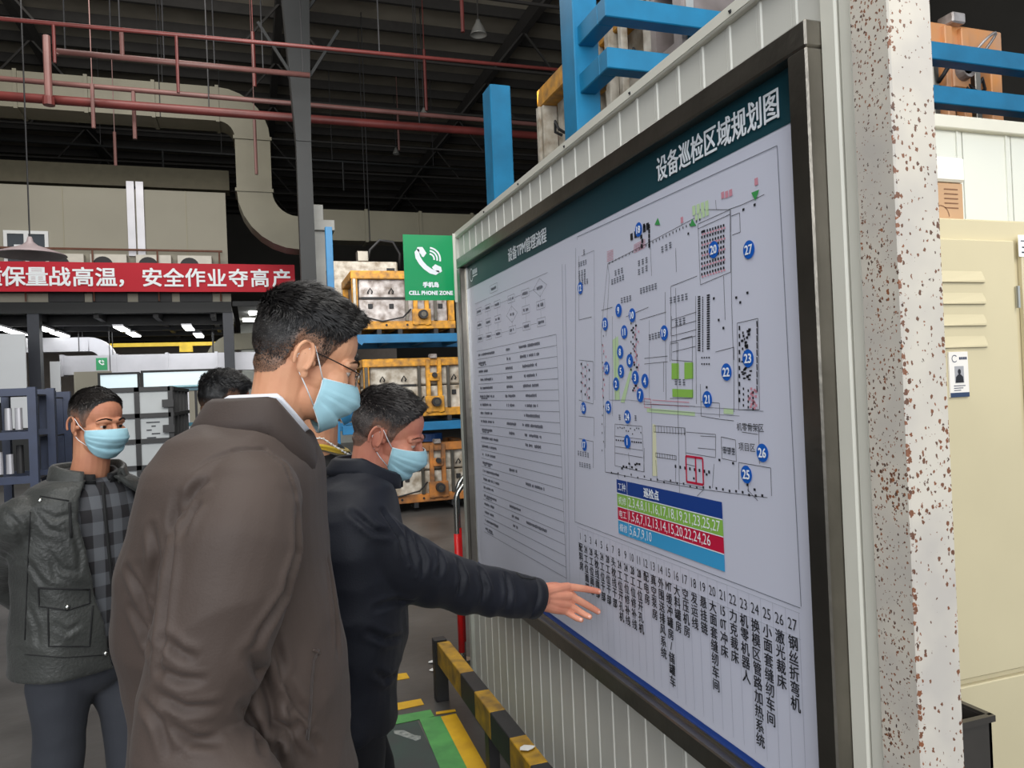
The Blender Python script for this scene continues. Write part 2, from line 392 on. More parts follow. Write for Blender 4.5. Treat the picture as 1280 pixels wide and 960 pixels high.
# flow chart boxes, diamonds and connectors
def fbox(y, z, wdt, h):
    for a, b in (((y-wdt, z-h), (y+wdt, z-h)), ((y+wdt, z-h), (y+wdt, z+h)), ((y+wdt, z+h), (y-wdt, z+h)), ((y-wdt, z+h), (y-wdt, z-h))):
        strip(mb, (XP-.0014, *a), (XP-.0014, *b), .0013, BN)
def fdia(y, z, wdt, h):
    q = [(y-wdt, z), (y, z+h), (y+wdt, z), (y, z-h)]
    for a, b in zip(q, q[1:]+q[:1]): strip(mb, (XP-.0014, *a), (XP-.0014, *b), .0013, BN)
W_ = yl-yr; cols = [yl-W_*t for t in (.06, .2, .34, .53, .7, .86)]
marks = MB()
def mark(y, z, wdt, h=.007):
    k = int(wdt*2/.011); 
    for i in range(max(1, k)):
        a = y+wdt-i*.011
        if rnd.random() < .88: marks.add(board_rect(a, z-h*rnd.uniform(.6,1), a-.008, z+h*rnd.uniform(.6,1), .0014), [(0,1,2,3)])
z0 = 2.06
strip(mb, (XP-.0014, yl, z0), (XP-.0014, yr+.06, z0+.0), .0013, BN); fbox(yl-W_*.3, z0+.035, .06, .018); mark(yl-W_*.3, z0+.035, .04)
for ci, cx_ in enumerate(cols):
    n = (6, 6, 4, 5, 4, 4)[ci]
    for k in range(n):
        z = z0-.045-k*.068
        if z < zt_+.03: continue
        if ci in (3, 5) and k == (1 if ci == 3 else 0): fdia(cx_, z, .075, .036)
        else: fbox(cx_, z, .046, .016)
        mark(cx_, z, .034)
        if k < n-1 and z-.068 > zt_+.03: strip(mb, (XP-.0014, cx_, z-.018), (XP-.0014, cx_, z-.05), .0013, BN)
        if ci < 5 and k % 2 == 0: strip(mb, (XP-.0014, cx_-.046, z), (XP-.0014, cols[ci+1]+.046, z), .0011, BN)
mb.build('flow_chart', M_grey, NB, fix=False)
rh = (zt_-zb_)/nrow
for k in range(nrow):
    z = zt_-rh*(k+.5)
    wd1 = rnd.uniform(.06, .14); mark(yl-.02-wd1, z, wd1)
    if k in (0,1,2,3,4,5,6,8,9,13,17,18,19) : mark(yl-W_*.47, z, rnd.uniform(.03,.08))
    if k < 11 or k in (14, 18): mark(yl-W_*.72, z, rnd.uniform(.06,.13))
    if k % 4 == 1: mark(yl-.1, z-.011, .06, .004)
marks.build('fine_print', mat('print_mid_grey', (96, 98, 110), .6, var=0), NB, fix=False)['kind'] = 'stuff'
# fold between the sheets and outline boxes
lines('panel_outline', M_grey, [[(722,297),(722,300)], [(722,296),(972,182),(1002,758)], [(720,310),(719,652)], [(719,652),(1001,760)]], .0018)
lines('sheet_seam', M_lgrey, [[(703,330),(709,760)], [(707,330),(713,762)]], .003)
# --- plan drawing
blk = [[(752,415),(760,330),(812,303),(870,272),(875,262),(911,262)], [(760,330),(762,345),(758,420)],
 [(752,415),(757,590)], [(757,590),(772,592),(774,598)], [(752,388),(766,384)],
 [(873,280),(913,262),(914,340),(876,356),(873,280)], [(873,286),(913,268)], [(914,262),(915,375),(918,470),(918,515)],
 [(911,262),(928,256),(950,246),(956,243)], [(915,270),(925,266),(926,290),(916,294)],
 [(783,396),(811,384)],[(800,400),(833,390)], [(839,358),(872,345)], [(839,358),(839,420)], [(840,400),(871,390)], [(840,410),(871,401)], [(840,420),(871,412)], [(838,428),(870,420)], [(841,440),(870,433)],
 [(840,395),(840,450),(866,452),(866,498),(838,498)], [(838,452),(838,430),(848,428),(848,455)], [(852,424),(866,420),(866,452)],
 [(870,370),(871,505)], [(832,365),(833,500)], [(845,360),(850,620)],
 [(806,448),(835,445)], [(806,455),(835,452)], [(830,452),(830,490)],
 [(769,530),(803,533),(806,590),(769,582),(769,530)], [(769,545),(803,549)], [(769,558),(804,563)], [(769,566),(804,572)], [(786,566),(788,588)],
 [(757,510),(757,560)], [(805,505),(870,508)], [(818,532),(857,535),(857,542),(818,540),(818,532)], [(820,566),(846,570),(846,575),(820,571),(820,566)],
 [(857,535),(858,580),(870,583)], [(820,575),(822,600),(845,604),(845,580)], [(858,540),(895,543),(895,562),(873,560)], [(876,545),(895,546),(895,572),(858,566)],
 [(902,546),(920,550),(921,577),(903,573),(902,546)], [(876,480),(877,520),(900,524),(918,526)], [(877,502),(900,504),(900,522)],
 [(895,440),(918,434),(918,450)], [(922,404),(948,398),(950,512),(924,512),(922,404)], [(928,530),(949,534),(950,580)], [(928,540),(948,543)],
 [(757,590),(810,600),(880,612),(960,622)], [(924,578),(964,585),(965,620)], [(924,578),(924,612)], [(935,582),(936,615)], [(880,612),(872,620)],[(935,612),(948,626)],
 [(805,590),(806,560)],[(891,610),(893,580)], [(905,345),(907,400)], [(895,250),(896,262)], [(813,300),(815,345)], [(845,310),(846,340)],
 [(724,320),(724,400)], [(724,400),(740,396)], [(724,450),(742,452),(742,505),(724,500)], [(724,520),(743,522),(743,545)], [(724,548),(742,552),(742,585)]]
lines('plan_outline', M_black, blk, .0013)
gry = [[(727,320),(743,313),(744,500)], [(762,470),(762,500),(786,500),(815,503)], [(795,400),(797,500)], [(770,420),(770,500)], [(812,400),(812,500)],
 [(868,508),(955,514)], [(815,505),(816,595)], [(812,512),(925,520)], [(830,600),(880,610)], [(766,395),(766,520)], [(728,452),(728,500)], [(734,452),(734,500)]]
lines('plan_detail', M_grey, gry, .0012)
# hatched and ticked blocks of the plan (dense small marks)
mb = MB(); pk = MB()
def tick(m_, x, y, wx=.006, hz=.006): 
    v = bp(x, y, .0016); m_.add([Vector((v.x, v.y+wx, v.z-hz)), Vector((v.x, v.y-wx, v.z-hz)), Vector((v.x, v.y-wx, v.z+hz)), Vector((v.x, v.y+wx, v.z+hz))], [(0,1,2,3)])
for r_ in range(9):
    for k in range(9):
        x = 878+k*3.4; y = 290+r_*6.6-(k*3.4)*.30
        tick(mb, x, y, .0032, .0032); 
        if r_ % 2 == 0: tick(pk, x+1, y+3, .0036, .002)
for k in range(24):
    tick(mb, 874.5, 371+k*2.9, .006, .0019); tick(mb, 886, 369+k*2.9, .0065, .0019); tick(mb, 879, 372+k*2.9, .002, .0022)
for k in range(30):
    tick(mb, 793+rnd.uniform(-4, 4), 404+k*2.9, rnd.uniform(.002,.007), .003)
for k in range(26):
    tick(pk, 796+rnd.uniform(-3, 3), 408+k*3.2, rnd.uniform(.002,.005), .003)
for k in range(18): tick(mb, 933+rnd.uniform(-5,5), 412+k*2, rnd.uniform(.002,.007), .003); tick(mb, 934+rnd.uniform(-6,6), 452+k*1.3, .005, .002)
for k in range(10): tick(mb, 947, 405+k*9, .002, .007); tick(mb, 925, 410+k*10, .003, .005)
for k in range(16): tick(pk, 940+rnd.uniform(-3,6), 486+k*1.6, .004, .003)
for k in range(12): tick(mb, 930+(k%3)*6, 486+k*2.3, .0025, .003)
for k in range(11): tick(mb, 820+k*3.6, 536+k*.35, .0008, .010); 
for k in range(8): tick(mb, 822+k*3.2, 569+k*.4, .0008, .007)
for k in range(12): tick(mb, 773+k*2.6, 534+rnd.uniform(0,9), .003, .002); tick(mb, 771+k*2.8, 550+k*.3, .0045, .0022)
for k in range(5): tick(mb, 803+rnd.uniform(-2,3), 283+k*6+rnd.uniform(-1,1), .006, .006); tick(mb, 812, 283+k*6, .005, .006)
for x, y in ((795,293),(790,296),(806,286),(810,283)): tick(mb, x, y, .008, .010)
for k in range(28): x = 762+k*4.2; tick(mb, x, 329-(x-762)*.48, .002, .003)
for k in range(24): x = 765+k*8.2; tick(mb, x, 592+(x-765)*.155+rnd.uniform(-3,1), .0035, .003)
for k in range(9): tick(mb, 770+rnd.uniform(0,30), 580+rnd.uniform(-2,8), .006, .003)
for k in range(14): tick(mb, 754+rnd.uniform(-1,1), 420+k*11, .002, .003)
for k in range(8): tick(mb, 878+(k%4)*3, 447+(k//4)*8, .003, .002); tick(mb, 845+k*6, 583+k, .004, .004)
for k in range(12): tick(mb, 727+(k%3)*5, 455+k*3.8, .004, .004); tick(pk, 728+rnd.uniform(0,8), 456+k*3.8, .003, .003)
for k in range(10): tick(pk, 756+rnd.uniform(-2,3), 432+k*7, .003, .004)
for x, y in ((930,262),(944,256),(861,292),(880,289),(921,372),(935,366),(926,378),(893,373),(899,400),(884,484),(905,410),(900,575),(917,579),(868,598),(884,593),(944,612),(935,606)): tick(mb, x, y, .004, .003)
mb.build('plan_symbols', M_black, NB, fix=False)['kind'] = 'stuff'; pk.build('plan_red_symbols', M_pink, NB, fix=False)['kind'] = 'stuff'
# pink and buff hatched blocks
hb = MB()
for k in range(6): strip(hb, bp(793+k*2.7, 306-k*1.3), bp(793+k*2.7, 316-k*1.3), .0014, BN); strip(hb, bp(793, 306+k*2), bp(807, 299+k*2), .0014, BN)
for k in range(7): strip(hb, bp(759, 315+k*2), bp(767, 312+k*2), .0016, BN)
hb.build('plan_hatching', M_pink, NB, fix=False)
def poly(name, m, pts, lift=.0013):
    return MB().add([bp(*p, lift) for p in pts], [tuple(range(len(pts)))]).build(name, m, NB, fix=False)
poly('plan_block', M_green, [(840,454),(849,454),(849,474),(840,474)]); poly('plan_block', M_green, [(856,453),(867,453),(867,473),(856,474)])
poly('plan_block', M_green, [(841,486),(867,487),(867,497),(841,496)])
poly('plan_block', M_greenl, [(766,425),(773,420),(775,500),(769,500)], .0011); poly('plan_block', M_greenl, [(787,465),(791,460),(781,503),(776,503)], .0011)
poly('plan_block', M_greenl, [(905,510),(917,511),(917,518),(905,517)], .0011); poly('plan_block', M_greenl, [(809,510),(869,515),(869,520),(809,515)], .0010)
poly('plan_block', mat('print_yellow', (224, 224, 190), .5, var=0), [(816,530),(820,531),(822,595),(816,595)], .0010)
lines('plan_red_rail', M_pink, [[(816,500),(862,503)], [(816,505),(862,508)], [(806,498),(814,499),(814,510),(806,509),(806,498)]], .0022)
lines('plan_red_square', M_red, [[(858,570),(879,573),(880,606),(859,602),(858,570)], [(870,572),(871,604)]], .006, .0018)
def tri(pts): poly('plan_arrow', M_greend, pts, .002)
tri([(819,281),(823,272),(826,281)]); tri([(863,283),(866,273),(871,282)]); tri([(940,241),(950,237),(945,251)])
# small labels printed on the plan, too small to read in the photograph: rows of grey marks
mb = MB()
def blur(x0, y0, x1, y1, h=.008):
    a = bp(x0, y0, .0015); b = bp(x1, y1, .0015); L_ = (b-a).length; n = max(1, int(L_/.017)); 
    for i in range(n):
        c_ = a.lerp(b, (i+.5)/n)
        for j in range(3):
            zz = c_.z+h*(j-1)*.8; mb.add([Vector((c_.x, c_.y+.0062, zz-.0014)), Vector((c_.x, c_.y-.0062, zz-.0014)), Vector((c_.x, c_.y-.0062, zz+.0014)), Vector((c_.x, c_.y+.0062, zz+.0014))], [(0,1,2,3)])
        mb.add([Vector((c_.x, c_.y+.001, c_.z-h)), Vector((c_.x, c_.y-.001, c_.z-h)), Vector((c_.x, c_.y-.001, c_.z+h)), Vector((c_.x, c_.y+.001, c_.z+h))], [(0,1,2,3)])
for a in ((768,342,780,337),(764,353,781,346),(797,330,811,324),(797,341,811,334),(826,313,841,305),(723,331,734,327),(723,342,733,339),(723,348,733,345),(724,354,736,351),(728,316,733,314),
          (837,376,861,370),(811,422,826,418),(844,404,858,400),(722,566,737,569),(724,580,739,583),(772,521,778,522),(792,522,798,523),(843,477,858,478),(904,562,920,565),(800,364,822,357),(776,376,790,372)): blur(*a)
mb.build('plan_caption', M_grey, NB, fix=False)['kind'] = 'stuff'
mb = MB()
put_text(mb, '机零骨架区', bp(938, 534, .0016), BY, BZ, .0205); put_text(mb, '项目区', bp(934, 559, .0016), BY, BZ, .0215); put_text(mb, '培训用地', bp(911, 562, .0016), BY, BZ, .0135)
mb.build('plan_caption', M_black, NB, fix=False)
mb = MB()
for a in ((846,240,867,232),): pass
for x, y in ((909,243),(904,244),(914,241),(946,227),(853,275)): 
    tick(mb, x, y, .006, .008)
mb.build('plan_red_caption', M_pink, NB, fix=False)
mb = MB()
for k in range(4): tick(mb, 868+k*5.4, 263-k*2, .007, .012); tick(mb, 871+k*4.6, 272-k*2, .006, .007)
mb.build('plan_green_caption', M_greenl, NB, fix=False)['kind'] = 'stuff'
# numbered discs
DISC = {1:(785,552),2:(771,480),3:(795,472),4:(807,476),5:(777,464),6:(788,451),7:(801,494),8:(776,440),9:(774,388),10:(791,394),11:(781,415),12:(726,360),13:(757,405),14:(759,460),
 15:(761,509),16:(730,510),17:(731,556),18:(799,287),19:(831,416),20:(893,312),21:(885,499),22:(909,465),23:(936,448),24:(785,521),25:(934,593),26:(954,566),27:(937,312)}
dm = MB().add([(0, .021*math.cos(t*PI/14), .021*math.sin(t*PI/14)) for t in range(28)], [tuple(range(28))]).mesh('disc'); dm.materials.append(M_blue)
for n, (x, y) in DISC.items():
    c_ = bp(x, y, .0024); o = link('marker_disc', dm, None, NB); o.location = c_
    mb = MB(); put_text(mb, str(n), c_+BN*.0008, BY, BZ, .030, .0006, .95); t = mb.build('marker_number', M_white, o, fix=False)
    t.parent = o; t.matrix_parent_inverse = Matrix.Translation(c_).inverted()
# legend table
def lerp2(a, b, t): return (a[0]+(b[0]-a[0])*t, a[1]+(b[1]-a[1])*t)
TL, TR, BL, BR = (771.8,599), (903,626.5), (774.5,668), (906.5,714)
zT = (bp(*TL).z+bp(*TR).z)/2; zB = (bp(*BL).z+bp(*BR).z)/2; yA = bp(772.5,630).y; yB = bp(905,670).y
rowz = [zT, zT-(zT-zB)*.255, zT-(zT-zB)*.50, zT-(zT-zB)*.745, zB]
yC = yA-(yA-yB)*.125
for k, (m_, a, b) in enumerate(((M_navyp, '工种', '巡检点'), (M_green, '机修', '2,3,4,8,11,16,17,18,19,21,23,25,27'), (M_red, '电工', '1,5,6,7,12,13,14,15,20,22,24,26'), (M_cyan, '模修', '5,6,7,9,10'))):
    o = MB().add(board_rect(yA, rowz[k+1]+.0012, yB, rowz[k]-.0012, .0018), [(0,1,2,3)]).build('legend_row', m_, NB, fix=False)
    mb = MB(); zc = (rowz[k]+rowz[k+1])/2
    put_text(mb, a, (XP-.0026, (yA+yC)/2, zc), BY, BZ, .027)
    if k == 0: put_text(mb, b, (XP-.0026, yC-.15, zc), BY, BZ, .030, .0005)
    else:
        n0 = len(mb.v); put_text(mb, b, (XP-.0026, 0, zc), BY, BZ, .040, 0, .8)
        ys = [v[1] for v in mb.v[n0:]]; full = (yC-yB)*({1:.965,2:.875,3:.27}[k]); sc_ = full/(max(ys)-min(ys)); st = yC-.006
        mb.v = mb.v[:n0]+[(x, st-(max(ys)-y)*sc_, z) for x, y, z in mb.v[n0:]]
    mb.build('legend_text', M_white, o, fix=False)
mb = MB(); strip(mb, (XP-.0027, yC, zT), (XP-.0027, yC, zB), .0015, BN)
for k in (1,2,3): strip(mb, (XP-.0027, yA, rowz[k]), (XP-.0027, yB, rowz[k]), .0025, BN)
mb.build('legend_rule', M_white, NB, fix=False)
# the twenty-seven vertical captions
COLS = ['配 料 房','24 工 位 面 部','28 工 位 面 部','头 枕 线 面 部','24 工 位 干 部','28 工 位 干 部','头 枕 线 干 部','24 工 位 开 孔 机','24 工 位 修 补 线','28 工 位 修 补 线','28 工 位 开 孔 机','配 电 房','真 空 泵 房',
 '外 围 送 排 风 系 统','MT 缓 冲 罐 房 / 储 罐 车','大 料 罐 房','空 压 机 房','发 运 线','悬 挂 链','大 面 套 缝 纫 车 间','15 0T 冲 床','力 克 裁 床','机 零 机 器 人','换 模 区 管 路 加 热 系 统','小 面 套 缝 纫 车 间','激 光 裁 床','钢 丝 折 弯 机']
y1 = bp(726, 672).y; y27 = bp(991, 777).y; zn = (bp(726,672).z+bp(991,777).z)/2
zc0 = bp(992, 803).z; ch = (bp(992,803).z-bp(994,879).z)/4
for i, s in enumerate(COLS):
    y = y1+(y27-y1)*i/26
    mb = MB(); put_text(mb, str(i+1), (XP-.0018, y, zn), BY, BZ, .036, 0, .85)
    for k, ch_ in enumerate(s.split(' ')):
        put_text(mb, ch_, (XP-.0018, y, zc0-ch*k), BY, BZ, .033 if len(ch_) == 1 else .034, .0002, 1.0 if len(ch_) == 1 else .72)
    mb.build('caption_column', M_black, NB, fix=False)
mb = MB()
for i in range(28):
    y = y1+(y27-y1)*(i-.5)/26; strip(mb, (XP-.0012, y, zn+.03), (XP-.0012, y, zc0-ch*9.2), .0009, BN)
for z in (zn+.03, zn-.026): strip(mb, (XP-.0012, y1+.025, z), (XP-.0012, y27-.025, z), .001, BN)
mb.build('caption_rule', M_lgrey, NB, fix=False)

# ------------------------------------------------------------------ phone zone sign
def phone_icon(mb, c, ux, uy, s):
    c = Vector(c); ux = Vector(ux); uy = Vector(uy)
    P_ = lambda x, y: c+ux*x*s+uy*y*s
    def thick(pts, ws):
        L_, R_ = [], []
        for i, (x, y) in enumerate(pts):
            a = pts[max(0,i-1)]; b = pts[min(len(pts)-1,i+1)]; d = Vector((b[0]-a[0], b[1]-a[1])).normalized(); n_ = Vector((-d.y, d.x))*ws[i]
            L_.append(P_(x+n_.x, y+n_.y)); R_.append(P_(x-n_.x, y-n_.y))
        n = len(pts); mb.add(L_+R_, [(i, i+1, n+i+1, n+i) for i in range(n-1)])
    arc = [(-.55+.02, .62), (-.62, .45), (-.58, .2), (-.42, -.08), (-.2, -.32), (.08, -.52), (.34, -.6), (.52, -.52)]
    thick(arc, [.05, .12, .13, .13, .13, .13, .12, .05])
    thick([(-.60, .66), (-.42, .6), (-.26, .38), (-.32, .22)], [.06, .17, .15, .05]); thick([(.17, -.36), (.3, -.30), (.52, -.42), (.62, -.56)], [.05, .15, .17, .06])
    for r in (.26, .42, .58):
        thick([(.02+r*math.cos(math.radians(a)), .12+r*math.sin(math.radians(a))) for a in range(-12, 92, 8)], [.045]*13)
PS = thing('phone_zone_sign', (0.94, 4.06, 2.13), 'green cell phone zone sign sticking out from the partition end', 'sign')
MB().box(0.797, 1.086, 4.062, 4.066, 2.122, 2.478).build('sign_plate', M_sign, PS)
MB().box(1.072, 1.086, 4.055, 4.062, 2.11, 2.488).build('mounting_edge', M_paneltrim, PS)
mb = MB(); phone_icon(mb, (0.935, 4.060, 2.335), (1,0,0), (0,0,1), .105); mb.build('handset_symbol', M_white, PS, fix=False)
mb = MB(); put_text(mb, '手机岛', (0.94, 4.060, 2.207), (1,0,0), (0,0,1), .030, .0016); put_text(mb, 'CELL PHONE ZONE', (0.94, 4.060, 2.162), (1,0,0), (0,0,1), .030, .0012, .92)
mb.build('sign_lettering', M_white, PS, fix=False)

# ------------------------------------------------------------------ floor marks, guard rail, hoop barriers
FM = thing('floor_marking', (0.7, 3.6, 0), 'green and yellow painted phone zone outline on floor beside black guard rail', 'floor marking')
def fmark(name, m, pts, z=.003, root=None):
    q = [onZ(x, y, 0) for x, y in pts]
    return MB().prism([Vector((p.x, p.y, z-.0025)) for p in q], (0,0,1), .0025).build(name, m, root or FM)
fmark('dark_green_field', M_mdgr, [(455,914),(522,902),(552,962),(560,1100),(430,1100)], .0028)
fmark('green_band', M_mgrn, [(440,905),(538,888),(543,896),(445,916)], .0036)
fmark('green_band', M_mgrn, [(524,899),(552,896),(600,985),(560,985)], .0042)
fmark('yellow_band', M_myel, [(551,897),(570,893),(622,985),(596,985)], .0052)
fmark('yellow_edge', M_myel, [(545,891),(569,887.5),(570,890),(545,894)], .0048)
o = fmark('phone_symbol', M_chalk, [(492,914),(505,914),(518,920),(526,921),(526,925),(520,927),(508,923),(493,918)], .0045)
for k, q in enumerate(([(480,845),(508,841.5),(512,848),(482,853)], [(470,884),(526,874),(530,881),(474,893)])):
    o = fmark('yellow_dash', M_myel, q, .003, None); o.parent = None
    tag(o, ('yellow painted dash on floor farther from the green outline', 'yellow painted dash on floor just behind the green outline')[k], 'floor marking', 'yellow floor dashes')
o = fmark('yellow_patch', M_myel, [(551,864),(556,864),(557.5,867),(554,872),(551.5,873)], .003); o.parent = None; tag(o, 'small yellow paint spot on floor at the guard rail post', 'floor marking')

GR = thing('guard_rail', (0.87, 3.8, 0), 'low black and yellow striped guard rail along the partition foot', 'guard rail')
gx0, gx1 = 0.862, 0.93; gz0, gz1 = 0.20, 0.315
ys_ = [onZ(x, y, gz1).y for x, y in ((555,822),(571,842),(589,865),(608,891),(632,923),(656,958))]
ys_ = [3.92] + ys_[1:] ; 
step = (ys_[0]-ys_[-1])/5 if len(ys_) == 6 else .3
k = 0; y = ys_[0]; edges = ys_[:]
while edges[-1] > 1.2: edges.append(edges[-1]-0.29)
for k, (a, b) in enumerate(zip(edges[:-1], edges[1:])):
    MB().box(gx0, gx1, b, a, gz0, gz1).build('rail_segment', M_gyel if k % 2 == 0 else M_gblk, GR, bevel=.003)
for k, y in enumerate((3.93, 3.05, 2.15, 1.3)):
    MB().box(gx0-.012 if k == 0 else gx0+.01, gx1-.012, y, y+.06, 0, gz1+.008 if k == 0 else gz0).build('rail_post', M_gblk, GR, bevel=.003)
ft = MB().box(0.985, 0.998, 1.2, 3.75, 0, .012); ft.box(1.012, 1.025, 1.2, 3.75, 0, .012); ft.box(0.985, 1.025, 1.2, 3.75, 0, .004)
ft = ft.build('floor_track', M_steel); tag(ft, 'narrow steel channel on the floor under the guard rail', 'floor track')
for k, (x, y) in enumerate(((541,828),(543,839),(648,945))):
    c_ = onZ(x, y, 0) if k < 2 else Vector((.895, 2.62, gz1)); mb = MB(); q = []
    for j in range(7):
        a = j*2*PI/7; r = rnd.uniform(.012,.028); q.append(c_+Vector((r*math.cos(a)*1.4, r*math.sin(a), .004+rnd.uniform(0,.006))))
    o = mb.prism(q, (0,0,1), .0015).build('paper_scrap', mat('scrap_white', (214, 214, 212), .8, var=0)); 
    tag(o, ('white paper scrap on floor, farther of two by the rail post', 'white paper scrap on floor, nearer of two by the rail post', 'white scrap stuck on the yellow rail segment')[k], 'scrap')

for k, (dy, lab) in enumerate(((4.28, 'nearer chrome hoop barrier with red sleeve behind the partition end'), (4.46, 'farther chrome hoop barrier with red sleeve behind the partition end'))):
    HB = thing('hoop_barrier', (1.3, dy, 0), lab, 'barrier', 'chrome hoop barriers')
    x0 = 1.085+k*.035+ (dy-4.28)*.12; x1 = x0+.25; r = .12; zt = 1.10+k*.03; pts = [(x0, dy, 0), (x0, dy, zt-r)]
    for a in range(1, 7): t = a*PI/12; pts.append((x0+r-r*math.cos(t), dy, zt-r+r*math.sin(t)))
    for a in range(0, 7): t = PI/2-a*PI/12; pts.append((x1-r+r*math.cos(t), dy, zt-r+r*math.sin(t)))
    pts.append((x1, dy, 0))
    MB().tube(pts, .015, 12).build('hoop_tube', M_steelb, HB, smooth=True)
    for xx in (x0, x1): MB().cyl((xx, dy, .12), (xx, dy, .80), .0185, n=14).build('red_sleeve', mat('red_sleeve', (214, 22, 24), .4, var=.05), HB, smooth=True)
    for xx in (x0, x1): MB().cyl((xx, dy, 0), (xx, dy, .015), .045, n=14).build('foot_plate', M_steelb, HB)

# ------------------------------------------------------------------ lockers, carton, bin
LK = thing('metal_locker', (2.2, 1.75, 0), 'cream steel two-tier locker bank with louvred doors beside the pillar', 'locker')
lx0, lx1 = 1.42, 2.9; ly = 1.55; lz = 2.03
MB().box(lx0, lx1, ly, ly+.38, .06, lz).build('locker_body', M_locker, LK, bevel=.004)
lx = 2.002
for (a, b) in ((lx-.46, lx), (lx+.02, lx+.46)):
    for z0, z1 in ((.80, lz-.055), (.09, .79)):
        d = MB().box(a+.004, b-.004, ly-.016, ly, z0+.004, z1-.004).build('locker_door', M_locker, LK, bevel=.003)
        if z0 > .5:
            for k in range(4):
                z = 1.855-.058*k
                q = MB(); q.add([(b-.30, ly-.017, z+.03), (b-.13, ly-.017, z+.03), (b-.12, ly-.017, z+.015), (b-.12, ly-.017, z), (b-.30, ly-.017, z), (b-.30, ly-.023, z), (b-.125, ly-.023, z), (b-.125, ly-.023, z+.006)],
                   [(0,1,2,7,6,5),(5,6,3,4),(2,3,6,7),(0,5,4)]); q.build('louvre', M_locker, d, fix=False)
        for z in ((z0+.12, z1-.16) if z0 > .5 else (z1-.1, z0+.1)): MB().cyl((b-.006, ly-.022, z-.03), (b-.006, ly-.022, z+.03), .006, n=8).build('hinge', M_steelb, d)
bd = thing('id_badge', (1.81, ly-.02, 1.5), 'white photo name badge hanging on the upper locker door', 'badge')
bc = onY(1198.5, 468, ly-.02); hw, hh = .033, .060
MB().box(bc.x-hw, bc.x+hw, ly-.021, ly-.0165, bc.z-hh, bc.z+hh).build('badge_card', mat('badge_white', (232, 228, 222), .3, var=0), bd)
MB().box(bc.x-hw, bc.x+hw, ly-.0216, ly-.021, bc.z-hh, bc.z-hh+.012).build('badge_stripe', mat('badge_navy', (40, 60, 92), .3, var=0), bd)
MB().box(bc.x-.015, bc.x+.016, ly-.0218, ly-.021, bc.z-.022, bc.z+.022).build('portrait_background', mat('badge_grey', (160, 160, 164), .3, var=0), bd)
mb = MB(); q = [(bc.x+.0155*x, ly-.0222, bc.z+.022*z) for x, z in ((-.9,-1),(-.8,-.3),(-.3,0),(.3,0),(.8,-.3),(.9,-1))]; mb.add(q, [tuple(range(6))]); mb.add([(bc.x+.0055*math.cos(t), ly-.0222, bc.z+.007+.0075*math.sin(t)) for t in [i*PI/6 for i in range(12)]], [tuple(range(12))])
mb.build('portrait', M_black, bd, fix=False)
mb = MB()
for k in range(10):
    t = math.radians(40+k*28); t2 = math.radians(40+(k+1)*28); P_ = lambda a, r: (bc.x-.014+r*math.cos(a), ly-.0216, bc.z+.042+r*math.sin(a))
    mb.add([P_(t,.010),P_(t2,.010),P_(t2,.008),P_(t,.008)], [(0,1,2,3)])
for k in range(4): mb.add([(bc.x+x, ly-.0216, z) for x, z in ((.002+k*.007, bc.z+.039), (.0075+k*.007, bc.z+.039), (.0075+k*.007, bc.z+.046), (.002+k*.007, bc.z+.046))], [(0,1,2,3)])
for k in range(3): mb.add([(bc.x+x, ly-.0216, z) for x, z in ((-.02, bc.z-.031-k*.006), (.02-.008*k, bc.z-.031-k*.006), (.02-.008*k, bc.z-.029-k*.006), (-.02, bc.z-.029-k*.006))], [(0,1,2,3)])
mb.build('badge_print', mat('badge_print_blue', (40, 50, 80), .4, var=0), bd, fix=False)
tg = thing('locker_tag', (2.03, ly-.02, 1.88), 'small white number tag on the second locker door', 'tag')
c_ = onY(1277, 307, ly-.02); MB().box(c_.x-.008, c_.x+.05, ly-.0175, ly-.0165, c_.z-.03, c_.z+.03).build('tag_card', M_white, tg)
mb = MB()
for k, (a, b, c2, d2) in enumerate(((0,.012,.02,.015),(.004,-.006,.016,-.002),(.002,-.02,.02,-.016))): mb.add([(c_.x+a, ly-.018, c_.z+b), (c_.x+c2, ly-.018, c_.z+b), (c_.x+c2, ly-.018, c_.z+d2), (c_.x+a, ly-.018, c_.z+d2)], [(0,1,2,3)])
mb.build('tag_print', M_black, tg, fix=False)
BX = thing('carton', (1.9, 1.72, lz), 'brown cardboard carton on top of the locker', 'box')
cr = onY(1209, 270, 1.60).x
MB().box(cr-.22, cr, 1.61, 1.85, lz, lz+.115).build('carton_body', M_card, BX, bevel=.002)
mb = MB()
for k in range(5): mb.box(cr-.07, cr-.02, 1.6088, 1.6095, lz+.095-k*.013, lz+.098-k*.013)
for t in range(10): a = math.radians(18*t); b = math.radians(18*(t+1)); strip(mb, (cr-.085+.03*math.cos(a), 1.6088, lz+.02+.03*math.sin(a)), (cr-.085+.03*math.cos(b), 1.6088, lz+.02+.03*math.sin(b)), .002, (0,-1,0))
mb.build('carton_print', mat('carton_print', (120, 84, 60), .7, var=0), BX, fix=False)
WB = MB().box(cr-.26, cr+.001, 1.60, 1.86, lz+.116, lz+.185); WB = WB.build('white_box', mat('white_box', (226, 224, 214), .4, var=.03), bevel=.006); tag(WB, 'white plastic box on top of the brown carton', 'box')
BN_ = thing('waste_bin', (1.7, 1.38, 0), 'dark grey open-top metal bin in front of the locker', 'bin')
b1 = onY(1239, 897, 1.30); zt = b1.z; bx1 = b1.x
mb = MB(); x0, x1, y0, y1, t = bx1-.40, bx1, 1.30, 1.525, .008
mb.box(x0, x1, y0, y0+t, 0, zt).box(x0, x1, y1-t, y1, 0, zt).box(x0, x0+t, y0, y1, 0, zt).box(x1-t, x1, y0, y1, 0, zt).box(x0, x1, y0, y1, 0, .01)
mb.build('bin_body', M_bin, BN_)
